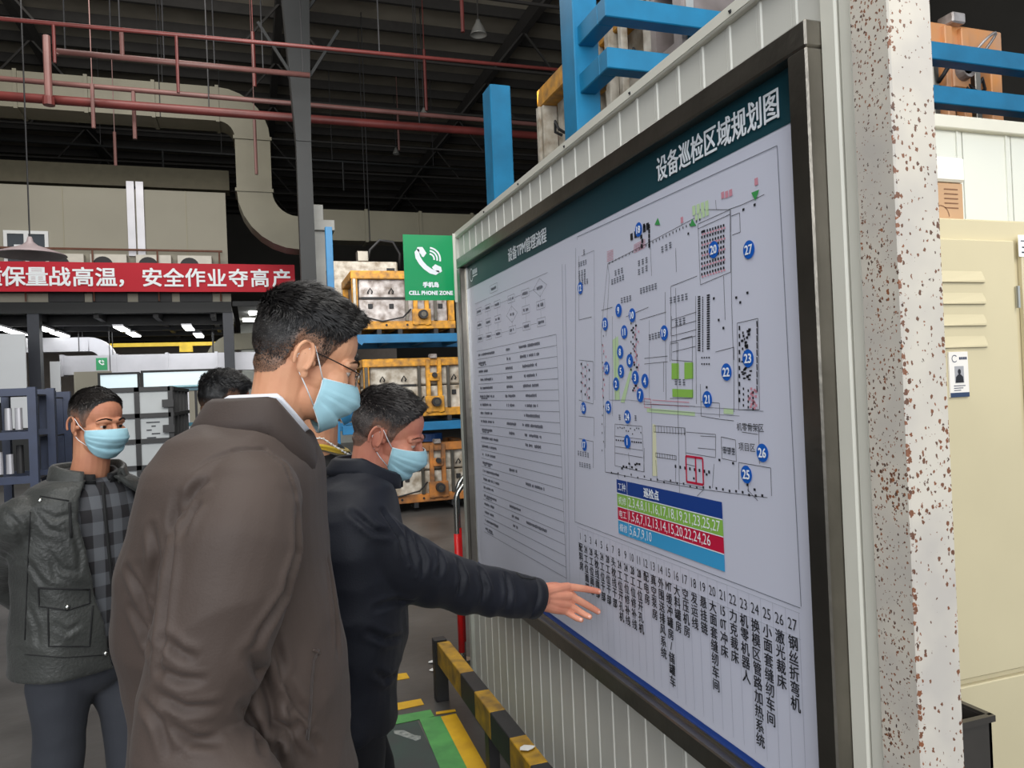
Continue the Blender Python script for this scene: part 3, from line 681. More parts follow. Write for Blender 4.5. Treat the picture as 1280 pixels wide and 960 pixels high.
mb = MB().bar((x0-.005, y0, zt), (x1+.005, y0, zt), .014).bar((x0-.005, y1, zt), (x1+.005, y1, zt), .014).bar((x0, y0, zt), (x0, y1, zt), .014).bar((x1, y0, zt), (x1, y1, zt), .014); mb.build('bin_rim', M_bin, BN_)
# ------------------------------------------------------------------ casting moulds and racks
def mould(name, loc, w_, d_, h_, label, yel=M_yel, alu=M_alu, seed=0, hoses=False, group=None, rz=0.0, postm=None):
    """w_ along local x (front), d_ local y, h_ height; front face is local -y"""
    R_ = random.Random(seed); root = thing(name, loc, label, 'mould', group, rz)
    t = .13*h_/1.0 if h_ > .8 else .11; t = min(t, .14)
    for z in (0, h_-t):
        part(MB().box(-w_/2, w_/2, -d_/2, -d_/2+t, z, z+t), 'frame_beam', yel, root, bevel=.008)
        part(MB().box(-w_/2, w_/2, d_/2-t, d_/2, z, z+t), 'frame_beam', yel, root, bevel=.008)
        for s in (-1, 1):
            x = s*(w_/2-t/2); part(MB().box(x-t/2, x+t/2, -d_/2+t, d_/2-t, z, z+t), 'frame_beam', yel, root, bevel=.008)
    for sx in (-1, 1):
        for sy in (-1, 1):
            x = sx*(w_/2-t*.45); y = sy*(d_/2-t*.45)
            part(MB().box(x-t*.35, x+t*.35, y-t*.46, y+t*.35, t, h_-t), 'frame_post', postm or yel, root, bevel=.006)
    part(MB().box(-w_/2+t*.9, w_/2-t*.9, -d_/2+t*.55, d_/2-t*.55, t*.6, h_*.52), 'lower_die', alu, root, bevel=.012)
    part(MB().box(-w_/2+t*.9, w_/2-t*.9, -d_/2+t*.7, d_/2-t*.7, h_*.54, h_-t*.6), 'upper_die', alu, root, bevel=.02)
    cx = w_*.16
    for k, x in enumerate((cx-w_*.055, cx+w_*.055)):
        part(MB().box(x-.028, x+.028, -d_/2-.03, -d_/2+.03, t*.4, h_-t*.2), 'clamp_bar', postm or yel, root, bevel=.005)
    part(MB().box(cx-w_*.09, cx+w_*.09, -d_/2-.035, -d_/2, t*.5, h_*.34), 'clamp_plate', postm or yel, root, bevel=.006)
    part(MB().cyl((cx+.01, -d_/2-.12, h_*.24), (cx+.01, -d_/2, h_*.24), .062, n=16), 'hydraulic_cylinder', M_dark, root)
    part(MB().cyl((cx+.01, -d_/2-.125, h_*.24), (cx+.01, -d_/2-.118, h_*.24), .035, n=12), 'piston_cap', M_steel, root)
    part(MB().box(cx-.05, cx+.05, -d_/2-.05, -d_/2+.06, h_-t*.1, h_+.05), 'lifting_lug', M_alu, root, bevel=.008)
    for x in (-w_*.32, -w_*.12, w_*.36):
        part(MB().box(x-.03, x+.03, -d_/2+t*.3, -d_/2+t*.56, h_*.36, h_*.44), 'latch', M_dark, root, bevel=.004)
        part(MB().tube([(x-.025, -d_/2+t*.5, h_*.62), (x-.03, -d_/2+.02, h_*.64), (x+.0, -d_/2+.01, h_*.70), (x+.03, -d_/2+.02, h_*.64), (x+.025, -d_/2+t*.5, h_*.62)], .01, 6), 'grab_handle', M_dark, root)
    for x in (-w_*.44, -w_*.25, -.05*w_, w_*.3, w_*.46):
        part(MB().box(x-.03, x+.03, -d_/2, d_/2, -.07, 0), 'skid', M_dark, root)
    for x in (-w_*.47, cx-w_*.14, cx+w_*.14):
        part(MB().box(x-.022, x+.022, -d_/2-.02, -d_/2+.02, t, h_-t), 'guide_rod', M_steel if not postm else postm, root, bevel=.004)
    part(MB().box(-w_*.40, cx-w_*.16, -d_/2+t*.42, -d_/2+t*.56, h_*.525, h_*.555), 'parting_strip', M_dark, root)
    part(MB().box(cx-w_*.05, cx+w_*.05, -d_/2-.045, -d_/2+.0, h_*.60, h_*.74), 'upper_bracket', yel, root, bevel=.006)
    part(MB().cyl((cx, -d_/2-.09, h_*.70), (cx, -d_/2-.04, h_*.70), .035, n=12), 'pivot_pin', M_dark, root)
    part(MB().tube([(-w_*.36, -d_/2+.0, h_*.2), (-w_*.22, -d_/2-.03, h_*.13), (-w_*.02, -d_/2-.03, h_*.2), (cx-w_*.1, -d_/2-.01, h_*.34)], .012, 6), 'hose', M_rubber, root, smooth=True)
    for k in range(4):
        x = -w_*.38+k*w_*.2
        part(MB().cyl((x, -d_/2-.012, t*.5), (x, -d_/2, t*.5), .016, n=8), 'bolt', M_dark, root)
    if hoses:
        for k in range(9):
            x0 = R_.uniform(-w_*.45, w_*.4); x1 = x0+R_.uniform(-.3, .3); zz = R_.uniform(h_*.25, h_*.8); pts = []
            for i in range(13):
                u = i/12; pts.append((x0+(x1-x0)*u+.05*math.sin(u*5+k), -d_/2-.02-.10*math.sin(PI*u), zz+.16*math.sin(u*PI)*R_.choice((1,))*(1 if k % 2 else -1)))
            part(MB().tube(pts, R_.choice((.008, .012, .018)), 8), 'hose', (M_rubber, M_steelb, M_alu)[k % 3], root, smooth=True)
        for k in range(5):
            x = -w_*.4+k*w_*.19; z = h_*(.3+.4*(k % 2))
            part(MB().cyl((x, -d_/2-.09, z), (x, -d_/2, z), .05, .07, n=14), 'valve', (M_alu, M_yel2, M_steel)[k % 3], root)
            part(MB().cyl((x, -d_/2-.13, z), (x, -d_/2-.09, z), .02, n=10), 'valve_stem', M_dark, root)
    return root
# far pallet rack (front plane y = 10.2)
RK = thing('pallet_rack', (2.0, 10.8, 0), 'blue pallet rack of yellow moulds behind the phone zone sign', 'rack')
rx0, rx1, ry = 0.98, 3.9, 10.2
for x in (rx0, rx1-.12):
    for y, nm in ((ry, 'upright'), (ry+1.2, 'upright')):
        MB().box(x, x+.09, y, y+.09, 0, (3.85 if x == rx0 else 3.5) if y == ry else 2.5).build(nm, M_rblue2, RK, bevel=.004)
for z in (1.11, 2.31):
    for y in (ry-.02, ry+1.2): MB().box(rx0+.12, rx1-.12, y, y+.08, z, z+.115).build('shelf_beam', M_rblue2, RK, bevel=.004)
    for k in range(6): x = rx0+.3+k*.5; MB().box(x, x+.06, ry+.06, ry+1.2, z+.02, z+.09).build('cross_bar', M_rblue2, RK)
MB().bar((rx0+.12, ry-.03, 2.52), (rx0+.42, ry-.03, 2.30), .10, .05).build('corner_bracket', M_rblue2, RK)
MB().bar((rx0+.02, ry-.02, 2.5), (rx0+.34, ry-.02, 2.5), .09).build('corner_bracket', M_rblue2, RK)
mould('casting_mould', (2.0, 10.82, 2.50), 1.42, 1.1, .79, 'yellow framed aluminium mould on the upper level of the far blue rack', seed=1)
mould('casting_mould', (2.13, 10.82, 1.30), 1.46, 1.1, .80, 'yellow framed white mould on the middle level of the far blue rack', alu=M_aluw, seed=2)
mould('casting_mould', (2.13, 10.82, .13), 1.5, 1.1, .80, 'rusty orange mould standing on skids at the bottom of the far blue rack', yel=M_yel2, alu=M_aluw, seed=3)
ub = thing('white_mould_case', (1.62, 11.3, 3.3), 'white box shaped mould top with a black hose behind upper yellow mould', 'mould')
MB().box(1.16, 2.15, 11.45, 12.3, 2.5, 3.62).build('case_body', M_aluw, ub, bevel=.02)
MB().tube([(1.7, 11.5, 3.62), (1.75, 11.5, 3.8), (1.9, 11.5, 3.95), (2.1, 11.5, 3.93), (2.2, 11.5, 3.75), (2.2, 11.6, 3.5)], .02, 8).build('hose', M_rubber, ub, smooth=True)
MB().box(1.55, 1.72, 11.45, 11.6, 3.62, 3.78).build('connector_block', M_steel, ub, bevel=.01)
MB().box(1.98, 2.1, 11.44, 11.45, 3.42, 3.52).build('socket', M_dark, ub)
dr = thing('blue_drum', (2.3, 11.2, 1.02), 'dark blue drum lid on the lower mould under the middle shelf', 'drum')
MB().cyl((2.35, 10.7, .935), (2.35, 10.7, 1.04), .2, n=24).build('drum_body', mat('drum_blue', (24, 70, 130), .4, var=.1), dr)
for i, (x, y) in enumerate(((2.6, 12.6), (3.1, 12.9), (2.0, 13.0))):   # more clutter behind the rack
    pass

# near rack behind the partition
NR = thing('pallet_rack', (2.6, 3.6, 0), 'bright blue steel rack rising behind the notice board partition', 'rack')
MB().box(1.455, 1.58, 3.19, 3.34, 0, 4.4).build('upright', M_rblue, NR, bevel=.005)
MB().box(1.455, 1.59, 4.46, 4.62, 0, 3.51).build('upright', M_rblue, NR, bevel=.005)
MB().box(5.07, 5.2, 3.19, 3.34, 0, 4.4).build('upright', M_rblue, NR, bevel=.005)
MB().box(5.07, 5.2, 4.46, 4.62, 0, 3.51).build('upright', M_rblue, NR, bevel=.005)
for z0, z1 in ((2.965, 3.055), (3.185, 3.275)):
    MB().box(1.475, 5.2, 2.90, 2.98, z0, z1).build('front_rail', M_rblue, NR, bevel=.004)
    MB().box(1.475, 1.555, 2.98, 3.19, z0, z1).build('side_rail', M_rblue, NR, bevel=.004)
    MB().box(5.12, 5.2, 2.98, 3.19, z0, z1).build('side_rail', M_rblue, NR, bevel=.004)
MB().box(1.58, 5.07, 3.22, 3.32, 2.44, 2.56).build('shelf_beam', M_rblue, NR); MB().box(1.59, 5.07, 4.48, 4.60, 2.44, 2.56).build('shelf_beam', M_rblue, NR)
for k in range(7): x = 1.9+k*.45; MB().box(x, x+.07, 3.1, 5.0, 2.56, 2.60).build('cross_bar', M_rblue, NR)
bp_ = MB().box(4.45, 4.85, 4.25, 4.5, 2.60, 3.9).build('blue_container', M_rblue2); tag(bp_, 'tall plain blue container standing right of the orange mould', 'container')
mL = mould('casting_mould', (2.32, 4.15, 2.66), 1.62, .72, 1.04, 'long yellow and white mould beside the blue post above the board', alu=M_aluw, seed=5, rz=-PI/2, postm=M_aluw)
mW = thing('mould_end_plate', (2.05, 3.45, 2.66), 'grey and yellow mould plate with dark opening behind the blue rails', 'mould')
mb = MB(); x_, y0, y1, z0, z1 = 1.92, 3.02, 3.30, 2.66, 3.62
mb.box(x_, x_+.5, y0, y1, z0, 3.2); mb.box(x_, x_+.5, y0, y0+.07, 3.2, z1); mb.box(x_, x_+.5, y1-.05, y1, 3.2, z1); mb.box(x_, x_+.5, y0, y1, 3.5, z1); mb.box(x_+.3, x_+.45, y0, y1, 3.2, 3.5)
mb.build('plate_body', mat('mauve_grey_casting', (150, 140, 138), .45, .3, scale=5, rgb2=(110, 100, 96)), mW)
MB().box(x_-.02, x_+.52, y0-.01, y1+.01, z1, z1+.10).build('frame_beam', M_yel, mW, bevel=.008)
MB().box(x_+.02, x_+.06, y0-.012, y0, z0, z1).build('edge_strip', M_steelb, mW)
MB().tube([(x_-.02, 3.2, 3.0), (x_-.04, 3.15, 2.98), (x_-.03, 3.1, 3.04), (x_, 3.1, 3.08)], .012, 8).build('hose', M_rubber, mW, smooth=True)
mould('casting_mould', (2.95, 3.55, 2.66), .74, .62, .80, 'small yellow and plaster coloured mould behind the blue rails', alu=M_aluw, seed=6, hoses=True)
mould('casting_mould', (3.72, 3.62, 2.66), 1.14, .62, .96, 'orange mould with hoses and valves right of the rusty pillar', yel=mat('mould_orange', (224, 148, 76), .5, scale=5, rgb2=(196, 152, 120)), alu=mat('mould_tan', (206, 162, 116), .5, scale=5, rgb2=(150, 116, 92)), seed=8, hoses=True)
mould('casting_mould', (3.0, 3.7, 3.62), 1.0, .5, .5, 'yellow mould stacked on top behind the upper blue rail', seed=9)

# ------------------------------------------------------------------ hall background
cl = MB(); cl.box(0.86, 1.2, 14.0, 14.34, 0, 7.0); cl.build('tmp') if False else None
col = MB().box(0.90, 1.16, 14.0, 14.3, 0, 11.7).build('hall_column', M_darkcol); tag(col, 'dark steel hall column left of the blue rack', kind='structure')
MB().loft([[(0.60, 13.98, 11.7), (1.3, 13.98, 11.7), (1.3, 14.32, 11.7), (0.60, 14.32, 11.7)], [(0.90, 13.98, 6.2), (1.16, 13.98, 6.2), (1.16, 14.32, 6.2), (0.90, 14.32, 6.2)]]).build('haunch', M_darkcol, col)
for s in (-1, 1):
    MB().bar((1.03+s*.15, 14.1, 7.4), (1.03+s*.7, 14.1, 8.3), .05).build('knee_brace', M_darkcol, col)
    MB().bar((1.03+s*.15, 14.1, 8.6), (1.03+s*.8, 14.1, 9.6), .05).build('knee_brace', M_darkcol, col)
# mezzanine building (front plane y = 22)
MZ = MB().box(-9, -0.5, 22.0, 22.2, 5.0, 7.27).build('wall_mezzanine', M_beige); tag(MZ, 'beige panelled upper wall above the red banner', kind='structure')
for x in (-7.4, -5.9, -4.4, -1.5):
    MB().box(x-.012, x+.012, 21.985, 22, 5.0, 7.27).build('panel_joint', mat('beige_joint', (150, 145, 126), .7, var=0), MZ)
for x in (-2.82, -2.60):
    MB().box(x-.09, x+.09, 21.9, 22, 5.5, 7.45).build('galvanised_downpipe', M_ductg, MZ)
WN = MB(); x0, x1, z0, z1 = -5.72, -4.74, 5.05, 6.1
for b_ in ((x0, x1, 21.94, 22, z1-.08, z1), (x0, x1, 21.94, 22, z0, z0+.08), (x0, x0+.08, 21.94, 22, z0+.08, z1-.08), (x1-.08, x1, 21.94, 22, z0+.08, z1-.08), ((x0+x1)/2-.05, (x0+x1)/2+.05, 21.94, 22, z0+.08, z1-.08)): WN.box(*b_)
WN = WN.build('window_1', mat('white_window_frame', (220, 222, 222), .4, var=.03)); tag(WN, 'white framed two-pane window in the beige mezzanine wall', kind='structure')
MB().box(x0+.08, (x0+x1)/2-.05, 21.97, 21.98, z0+.08, z1-.08).build('pane', M_glass, WN); MB().box((x0+x1)/2+.05, x1-.08, 21.97, 21.98, z0+.08, z1-.08).build('pane', M_glass, WN)
MB().box(x0+.22, x0+.42, 21.962, 21.968, 5.4, 5.75).build('notice_sheet', M_white, WN)
db = MB().box(-9, -0.45, 21.75, 22.0, 4.0, 4.28); db = db.build('mezzanine_edge_beam', M_darkcol); tag(db, 'dark grey edge beam under the mezzanine', kind='structure')
ms = MB().box(-9, -0.45, 22.0, 33, 4.1, 4.25).build('mezzanine_deck', M_dark); tag(ms, 'dark underside of the mezzanine deck', kind='structure')
MB().box(-9, -0.45, 21.76, 21.80, 4.28, 4.5).build('deck_plate', M_beige, ms)
for k, y in enumerate((23.2, 25.0, 27.0, 29.0, 31.0)): MB().box(-9, -.5, y, y+.15, 3.82, 4.1).build('deck_beam', M_dark, ms)
for x in (-8, -6.6, -5.2, -3.8, -2.4, -1.0): MB().box(x, x+.12, 22, 33, 3.9, 4.1).build('deck_joist', M_dark, ms)
for x in (-5.24, -.68): 
    pc = MB().box(x, x+.26, 21.8, 22.1, 0, 4.0).build('mezzanine_post', mat('post_blue_grey', (44, 48, 58), .5, var=.1)); tag(pc, ('left' if x < -2 else 'right')+' dark post carrying the mezzanine', kind='structure')
# upper dark strip and duct band above the mezzanine
ub2 = MB().box(-9, -0.4, 22.6, 23.2, 7.5, 8.05).build('mezzanine_fascia', mat('olive_fascia', (96, 90, 72), .7, var=.1)); tag(ub2, 'olive fascia band above the beige wall', kind='structure')
BAN = thing('red_banner', (-2.5, 21.2, 4.47), 'long red cloth banner with white slogan lettering under the mezzanine windows', 'banner')
mb = MB(); n = 60; xs0, xs1 = -7.6, 1.19
for i in range(n):
    a = xs0+(xs1-xs0)*i/n; b = xs0+(xs1-xs0)*(i+1)/n; ya = 21.2+.012*math.sin(a*3.1); yb = 21.2+.012*math.sin(b*3.1)
    mb.add([(a, ya, 4.47), (b, yb, 4.47), (b, yb, 5.20), (a, ya, 5.20), (a, ya+.01, 4.47), (b, yb+.01, 4.47), (b, yb+.01, 5.20), (a, ya+.01, 5.20)], [(0,1,2,3), (7,6,5,4), (0,4,5,1), (3,2,6,7)])
mb.build('banner_cloth', M_banner, BAN, fix=False)
for i, ch_ in enumerate('保质保量战高温，安全作业夺高产'):
    if ch_ == '，':
        x = onY(152, 352, 21.17).x; mb = MB(); put_text(mb, ch_, (x, 21.17, 4.68), (1,0,0), (0,0,1), .5, .008); mb.build('banner_character', M_white, BAN, fix=False); continue
    x = onY(17.5+(i-2)*28.85 if i < 8 else 190.5+(i-8)*26.9, 352, 21.17).x
    mb = MB(); put_text(mb, ch_, (x, 21.17, 4.835), (1,0,0), (0,0,1), .50, .009); mb.build('banner_character', M_white, BAN, fix=False)
# brown handrail pipe with posts and the air-conditioner row
hr = thing('handrail', (-3, 21.6, 5.0), 'thin rusty handrail pipe along the mezzanine behind the banner', 'handrail')
MB().cyl((-9, 21.6, 5.60), (-.62, 21.6, 5.60), .03, n=8).build('rail_pipe', mat('rust_brown', (110, 72, 56), .6, var=.2), hr)
for k in range(6): x = -8.2+k*1.5; MB().cyl((x, 21.6, 4.28), (x, 21.6, 5.60), .022, n=8).build('rail_post', MATS['rust_brown'], hr)
for k, xp in enumerate((82, 136, 192, 243)):
    x = onY(xp+1, 330, 21.85).x; lab = ('leftmost outdoor air-conditioner unit behind the red banner', 'second outdoor air-conditioner unit from left behind the banner', 'outdoor air-conditioner unit behind banner right of the two downpipes', 'rightmost outdoor air-conditioner unit behind the red banner')[k]
    a = thing('air_conditioner', (x, 21.85, 4.3), lab, 'air conditioner', 'air-conditioner row')
    MB().box(x-.42, x+.42, 21.7, 21.98, 4.85, 5.50).build('casing', mat('ac_white', (204, 200, 188), .5, var=.08), a, bevel=.01)
    MB().cyl((x-.13, 21.69, 5.2), (x-.13, 21.70, 5.2), .24, n=20).build('fan_grille', M_dark, a)
    MB().box(x-.4, x+.4, 21.7, 21.98, 4.28, 4.85).build('stand', M_dark, a)
# big hanging reflector lamp
sh = thing('reflector_lamp', (-3.1, 14, 5.0), 'wide shallow pendant reflector hanging before the window', 'lamp')
c_ = onY(38, 321, 14); c_.z += .02
mb = MB(); rings = []
for r, dz in ((.03, .30), (.05, .22), (.12, .16), (.5, .02), (.52, 0), (.48, .0), (.10, .13)):
    rings.append([(c_.x+r*math.cos(t*PI/16), c_.y+r*math.sin(t*PI/16), c_.z+dz) for t in range(32)])
mb.loft(rings).build('reflector', mat('lamp_shade_grey', (150, 136, 138), .5, var=.1), sh, smooth=True)
MB().cyl((c_.x, c_.y, c_.z+.3), (c_.x, c_.y, 11.7), .012, n=6).build('drop_rod', M_dark, sh)
for k, (x, y, Y_, lab) in enumerate(((598, 38, 15, 'bell-shaped high bay lamp under the roof right of the column'), (530, 142, 20, 'small pendant lamp farther back beneath the red pipe'), (495, 190, 26, 'smallest pendant lamp deep in the dark roof'))):
    c_ = onY(x, y, Y_); s = (.17, .12, .12)[k]; L_ = thing('high_bay_lamp', c_, lab, 'lamp', 'high bay lamps'); rings = []
    for r, dz in ((.25, 1.3), (.35, .9), (.75, .2), (1.0, -.5), (1.05, -.6), (.95, -.55), (.6, .1)): rings.append([(c_.x+s*r*math.cos(t*PI/10), c_.y+s*r*math.sin(t*PI/10), c_.z+s*dz) for t in range(20)])
    MB().loft(rings).build('bell_shade', mat('lamp_alu', (150, 150, 146), .35, .5, var=.1), L_, smooth=True)
    MB().cyl((c_.x, c_.y, c_.z+s*1.3), (c_.x, c_.y, 12.0), .015, n=6).build('drop_rod', M_dark if k else M_purlin, L_)
# red sprinkler pipes
def pipe(label, p, q, r, m, drops=(), ups=(), col_=None):
    mid = (Vector(p)+Vector(q))/2; P0 = thing('sprinkler_pipe', mid, label, 'pipe', None)
    MB().cyl(p, q, r, n=12).build('main_pipe', m, P0, smooth=True)
    for t, l in drops:
        c_ = Vector(p).lerp(Vector(q), t); MB().cyl(c_, c_+Vector((0, 0, l)), r*.75, n=8).build('branch_pipe', m, P0)
    for t in (.03, .2, .4, .6, .8, .97):
        c_ = Vector(p).lerp(Vector(q), t); MB().cyl(c_, (c_.x, c_.y, 12.0), .012, n=5).build('hanger_rod', M_dark, P0)
    return P0
def yz(x, y, Y_): v = onY(x, y, Y_); return v
pipe('thick red sprinkler main crossing below the roof', (-9, 16, 7.34), (12, 16, 7.30), .085, M_rpipe, [(.23, -.02)])
pipe('pale pink pipe running just above the thick red main', (-9, 16.2, 7.76), (12, 16.2, 7.60), .05, M_rpipe2, [(.335, -.95), (.332, .0)])
pipe('upper thin red pipe across the top left of the roof', (-9, 12, 6.90), (9.5, 12, 7.10), .03, M_rpipe, [(.355, -.55), (.44, -.85)])
pipe('short highlighted pink pipe below the top thin pipe', (-2.6, 13, 7.0), (1.1, 13, 6.98), .045, M_rpipe2, [(.0, -.05), (.24, .45)])
pipe('thin grey pipe passing over the far duct', (-7, 24, 9.0), (9, 24, 8.85), .04, M_darkcol, [(.3, -1.4), (.62, -.9)])
vp = thing('vertical_pipe', (-2.2, 15.8, 6.9), 'pale vertical pipe joining the two horizontal mains at left', 'pipe')
c_ = onY(58, 45, 15.8); c2 = onY(62, 125, 15.8); MB().cyl(c_, (c_.x, 15.8, c2.z), .065, n=10).build('riser', M_rpipe2, vp); MB().cyl((c_.x, 15.8, c2.z-.1), (c_.x, 15.8, c2.z+.05), .10, n=10).build('coupling', M_rpipe, vp)
for k, (x, y0, y1, Y_) in enumerate(((143, 165, 207, 19.2), (316, 40, 108, 16), (318, 150, 218, 18), (530, 62, 138, 17), (497, 142, 188, 24), (577, 0, 40, 13), (115, 105, 160, 15.75))):
    a = onY(x, y0, Y_); b = onY(x, y1, Y_); o = MB().cyl((a.x, Y_, a.z), (a.x, Y_, b.z), .035, n=8); o.cyl((a.x, Y_, a.z), (a.x, Y_, 11.75), .01, n=5)
    o = o.build('drop_pipe', M_rpipe2 if k % 2 == 0 else M_rpipe); 
    tag(o, ('thin pink drop pipe above the beige wall', 'red drop pipe just left of the dark column top', 'red drop pipe in front of the curved duct', 'pink drop pipe ending at the small pendant lamp', 'faint drop pipe above the smallest pendant lamp', 'pink drop pipe beside the bell-shaped lamp', 'short pink drop pipe crossing the two mains')[k], 'pipe', 'drop pipes')
# beige rectangular duct with bends
def duct(label, pts, w_, h_, m, yv=None, flanges=True, name='air_duct', side=(0,1,0)):
    root = thing(name, pts[0], label, 'duct'); mb = MB(); side = Vector(side); rings = []
    P_ = [Vector(p) for p in pts]
    for i, p in enumerate(P_):
        d = (P_[min(i+1, len(P_)-1)]-P_[max(i-1, 0)]).normalized(); n_ = d.cross(side).normalized()*h_/2; s_ = side*w_/2
        rings.append([p-n_-s_, p+n_-s_, p+n_+s_, p-n_+s_])
    mb.loft(rings).build('duct_body', m, root)
    for p in (P_[0].lerp(P_[1], .15), P_[0].lerp(P_[1], .85)):
        zt_h = 4.1 if p.z < 4 else 12.0
        for s_ in (-1, 1): MB().cyl(p+side*s_*(w_/2+.01)-Vector((0, 0, h_/2)), (p.x+side.x*s_*(w_/2+.01), p.y+side.y*s_*(w_/2+.01), zt_h), .012, n=5).build('hanger_rod', M_dark, root)
    if flanges:
        i = 0; acc = 0
        for a, b in zip(P_[:-1], P_[1:]):
            L_ = (b-a).length
            if L_ > 1.0:
                d = (b-a).normalized(); n = max(1, int(L_/1.3)); nn = d.cross(side).normalized()*(h_/2+.035); s_ = side*(w_/2+.035)
                for k in range(n+1):
                    c_ = a.lerp(b, k/n); MB().loft([[c_-d*.04-nn-s_, c_-d*.04+nn-s_, c_-d*.04+nn+s_, c_-d*.04-nn+s_], [c_+d*.04-nn-s_, c_+d*.04+nn-s_, c_+d*.04+nn+s_, c_+d*.04-nn+s_]]).build('duct_flange', m, root)
    return root
def bend(c, r, a0, a1, n=7): return [(c[0]+r*math.cos(math.radians(a0+(a1-a0)*i/n)), c[1], c[2]+r*math.sin(math.radians(a0+(a1-a0)*i/n))) for i in range(n+1)]
duct('big beige duct that turns down and curves toward the hall column', [(-9, 20, 8.8)]+bend((-.55, 20, 8.03), .78, 90, 0)+[(.23, 20, 6.75)]+bend((1.25, 20, 6.75), 1.02, 180, 270)+[(1.6, 20, 5.73)], .8, .82, M_duct)
duct('long beige duct behind the phone zone sign', [(1.6, 21, 6.2), (12, 21, 6.2)], .6, .82, M_duct)
cb = thing('electrical_cabinet', (1.3, 13.5, 0), 'pale grey cabinet tower right of the dark hall column', 'cabinet')
a = onY(386, 256, 15); b = onY(411, 360, 15); MB().box(a.x, b.x+.02, 15, 15.5, 0, a.z-.5).build('cabinet_body', mat('cabinet_grey', (150, 150, 146), .5, var=.15, scale=3), cb, bevel=.01)
MB().box(a.x-.05, b.x+.15, 14.9, 15.6, a.z-.5, a.z-.3).build('cabinet_cap', MATS['cabinet_grey'], cb, bevel=.01); MB().box(a.x-.05, b.x-.05, 14.95, 15.5, a.z-.3, a.z).build('cabinet_head', MATS['cabinet_grey'], cb, bevel=.01)

# ------------------------------------------------------------------ under the mezzanine
M_wht = mat('bright_white_panel', (206, 210, 214), .4, var=.04, scale=.8)
uw = MB().box(-9, 6, 33, 33.2, 0, 4.1).build('wall_under_mezzanine', mat('mauve_back_wall', (150, 140, 132), .7, var=.1)); tag(uw, 'dim beige back wall under the mezzanine', kind='structure')
duct('silver duct run under the mezzanine with green phone sticker', [(-4.92, 24.0, 2.78), (3, 24.0, 2.78)], .5, .52, M_ductg)
duct('upper silver duct stub with a curved end at left', [(-6.1, 24.9, 3.42), (-4.4, 24.9, 3.42)]+bend((-4.4, 24.9, 2.97), .45, 90, 10), .5, .40, M_ductg, flanges=False)
duct('pale curved duct hood beside the right mezzanine post', bend((-.35, 25.2, 2.7), .75, 180, 100)+[(.3, 25.2, 3.46)], .5, .5, M_duct, flanges=False)
st = thing('phone_sticker', (-3.6, 23.7, 2.7), 'small green phone zone sticker on the silver duct', 'sign')
c_ = onY(127, 455, 23.72); MB().box(c_.x-.14, c_.x+.14, 23.73, 23.745, c_.z-.17, c_.z+.17).build('sticker_plate', M_sign, st)
mb = MB(); phone_icon(mb, (c_.x, 23.725, c_.z+.04), (1,0,0), (0,0,1), .10); mb.build('handset_symbol', M_white, st, fix=False)
yb = thing('yellow_crane_beam', (-2, 27, 3.6), 'yellow beam with hoist box under the mezzanine', 'beam')
MB().box(-4.6, 0.3, 27, 27.15, 3.48, 3.60).build('beam', mat('beam_yellow', (196, 164, 30), .5, var=.15), yb); MB().box(-2.2, -1.8, 26.95, 27.2, 3.28, 3.5).build('hoist_box', MATS['beam_yellow'], yb)
lamps = ((44, 409, 64, 415), (64, 416, 86, 422)), ((143, 409, 162, 415), (159, 416, 175, 422)), ((228, 408, 243, 414), (245, 418, 252, 422)), ((-8, 409, 4, 412), (14, 415, 26, 419))
for k, pr in enumerate(lamps):
    for j, (xa, ya, xb, yb_) in enumerate(pr):
        c_ = onZ((xa+xb)/2, (ya+yb_)/2, 3.72); 
        if c_.y > 34 or c_.y < 15: c_ = onY((xa+xb)/2, (ya+yb_)/2, 24)
        L_ = thing('fluorescent_lamp', (c_.x, c_.y, c_.z), ('lit tube lamp left group under mezzanine, ', 'lit tube lamp middle group under mezzanine, ', 'lit tube lamp right group under mezzanine, ', 'lit tube lamp at far left edge, ')[k]+('nearer one', 'farther one')[j], 'lamp', 'lit tube lamps')
        MB().box(c_.x-.13, c_.x+.13, c_.y-.7, c_.y+.7, c_.z+.03, c_.z+.08).build('lamp_tray', M_ductg, L_); MB().box(c_.x-.11, c_.x+.11, c_.y-.68, c_.y+.68, c_.z, c_.z+.03).build('lamp_tube', M_lamp, L_)
        MB().cyl((c_.x, c_.y, c_.z+.08), (c_.x, c_.y, 4.1), .01, n=5).build('drop_rod', M_dark, L_)
# second bay right of the post: white ceiling room
wc = MB().box(-.30, 3.4, 21.9, 27, 4.17, 4.25).build('bay_ceiling', mat('bay_ceiling_grey', (150, 152, 150), .6, var=.05)); tag(wc, 'pale grey low bay ceiling behind the brown coat', kind='structure')
MB().box(-.42, 3.4, 21.8, 21.9, 4.17, 4.3).build('bay_edge', M_darkcol, wc)
wb = MB().box(-.3, 3.4, 27, 27.1, 0, 4.2).build('wall_bay', mat('bay_wall', (176, 178, 172), .6, var=.05)); tag(wb, 'pale wall closing the low bay', kind='structure')
for k, (x, y) in enumerate(((326, 385), (318, 399))):
    c_ = onZ(x, y, 4.1); c_.y = (23.4, 25.4)[k]; c_.x = at(x, y, c_.y).x; L_ = thing('panel_lamp', c_, ('nearer', 'farther')[k]+' lit panel lamp in the low bay ceiling', 'lamp', 'bay panel lamps'); MB().box(c_.x-.35, c_.x+.35, c_.y-.3, c_.y+.3, 4.12, 4.17).build('lamp_case', M_lamp, L_)
lp = MB().box(-8.6, -4.86, 20, 20.06, 1.2, 3.35).build('wall_screen', M_wht); tag(lp, 'glossy white wall screen at the far left edge', kind='structure')
MB().box(-8.6, -4.86, 19.98, 20.08, 0, 1.2).build('panel_base', M_darkcol, lp)
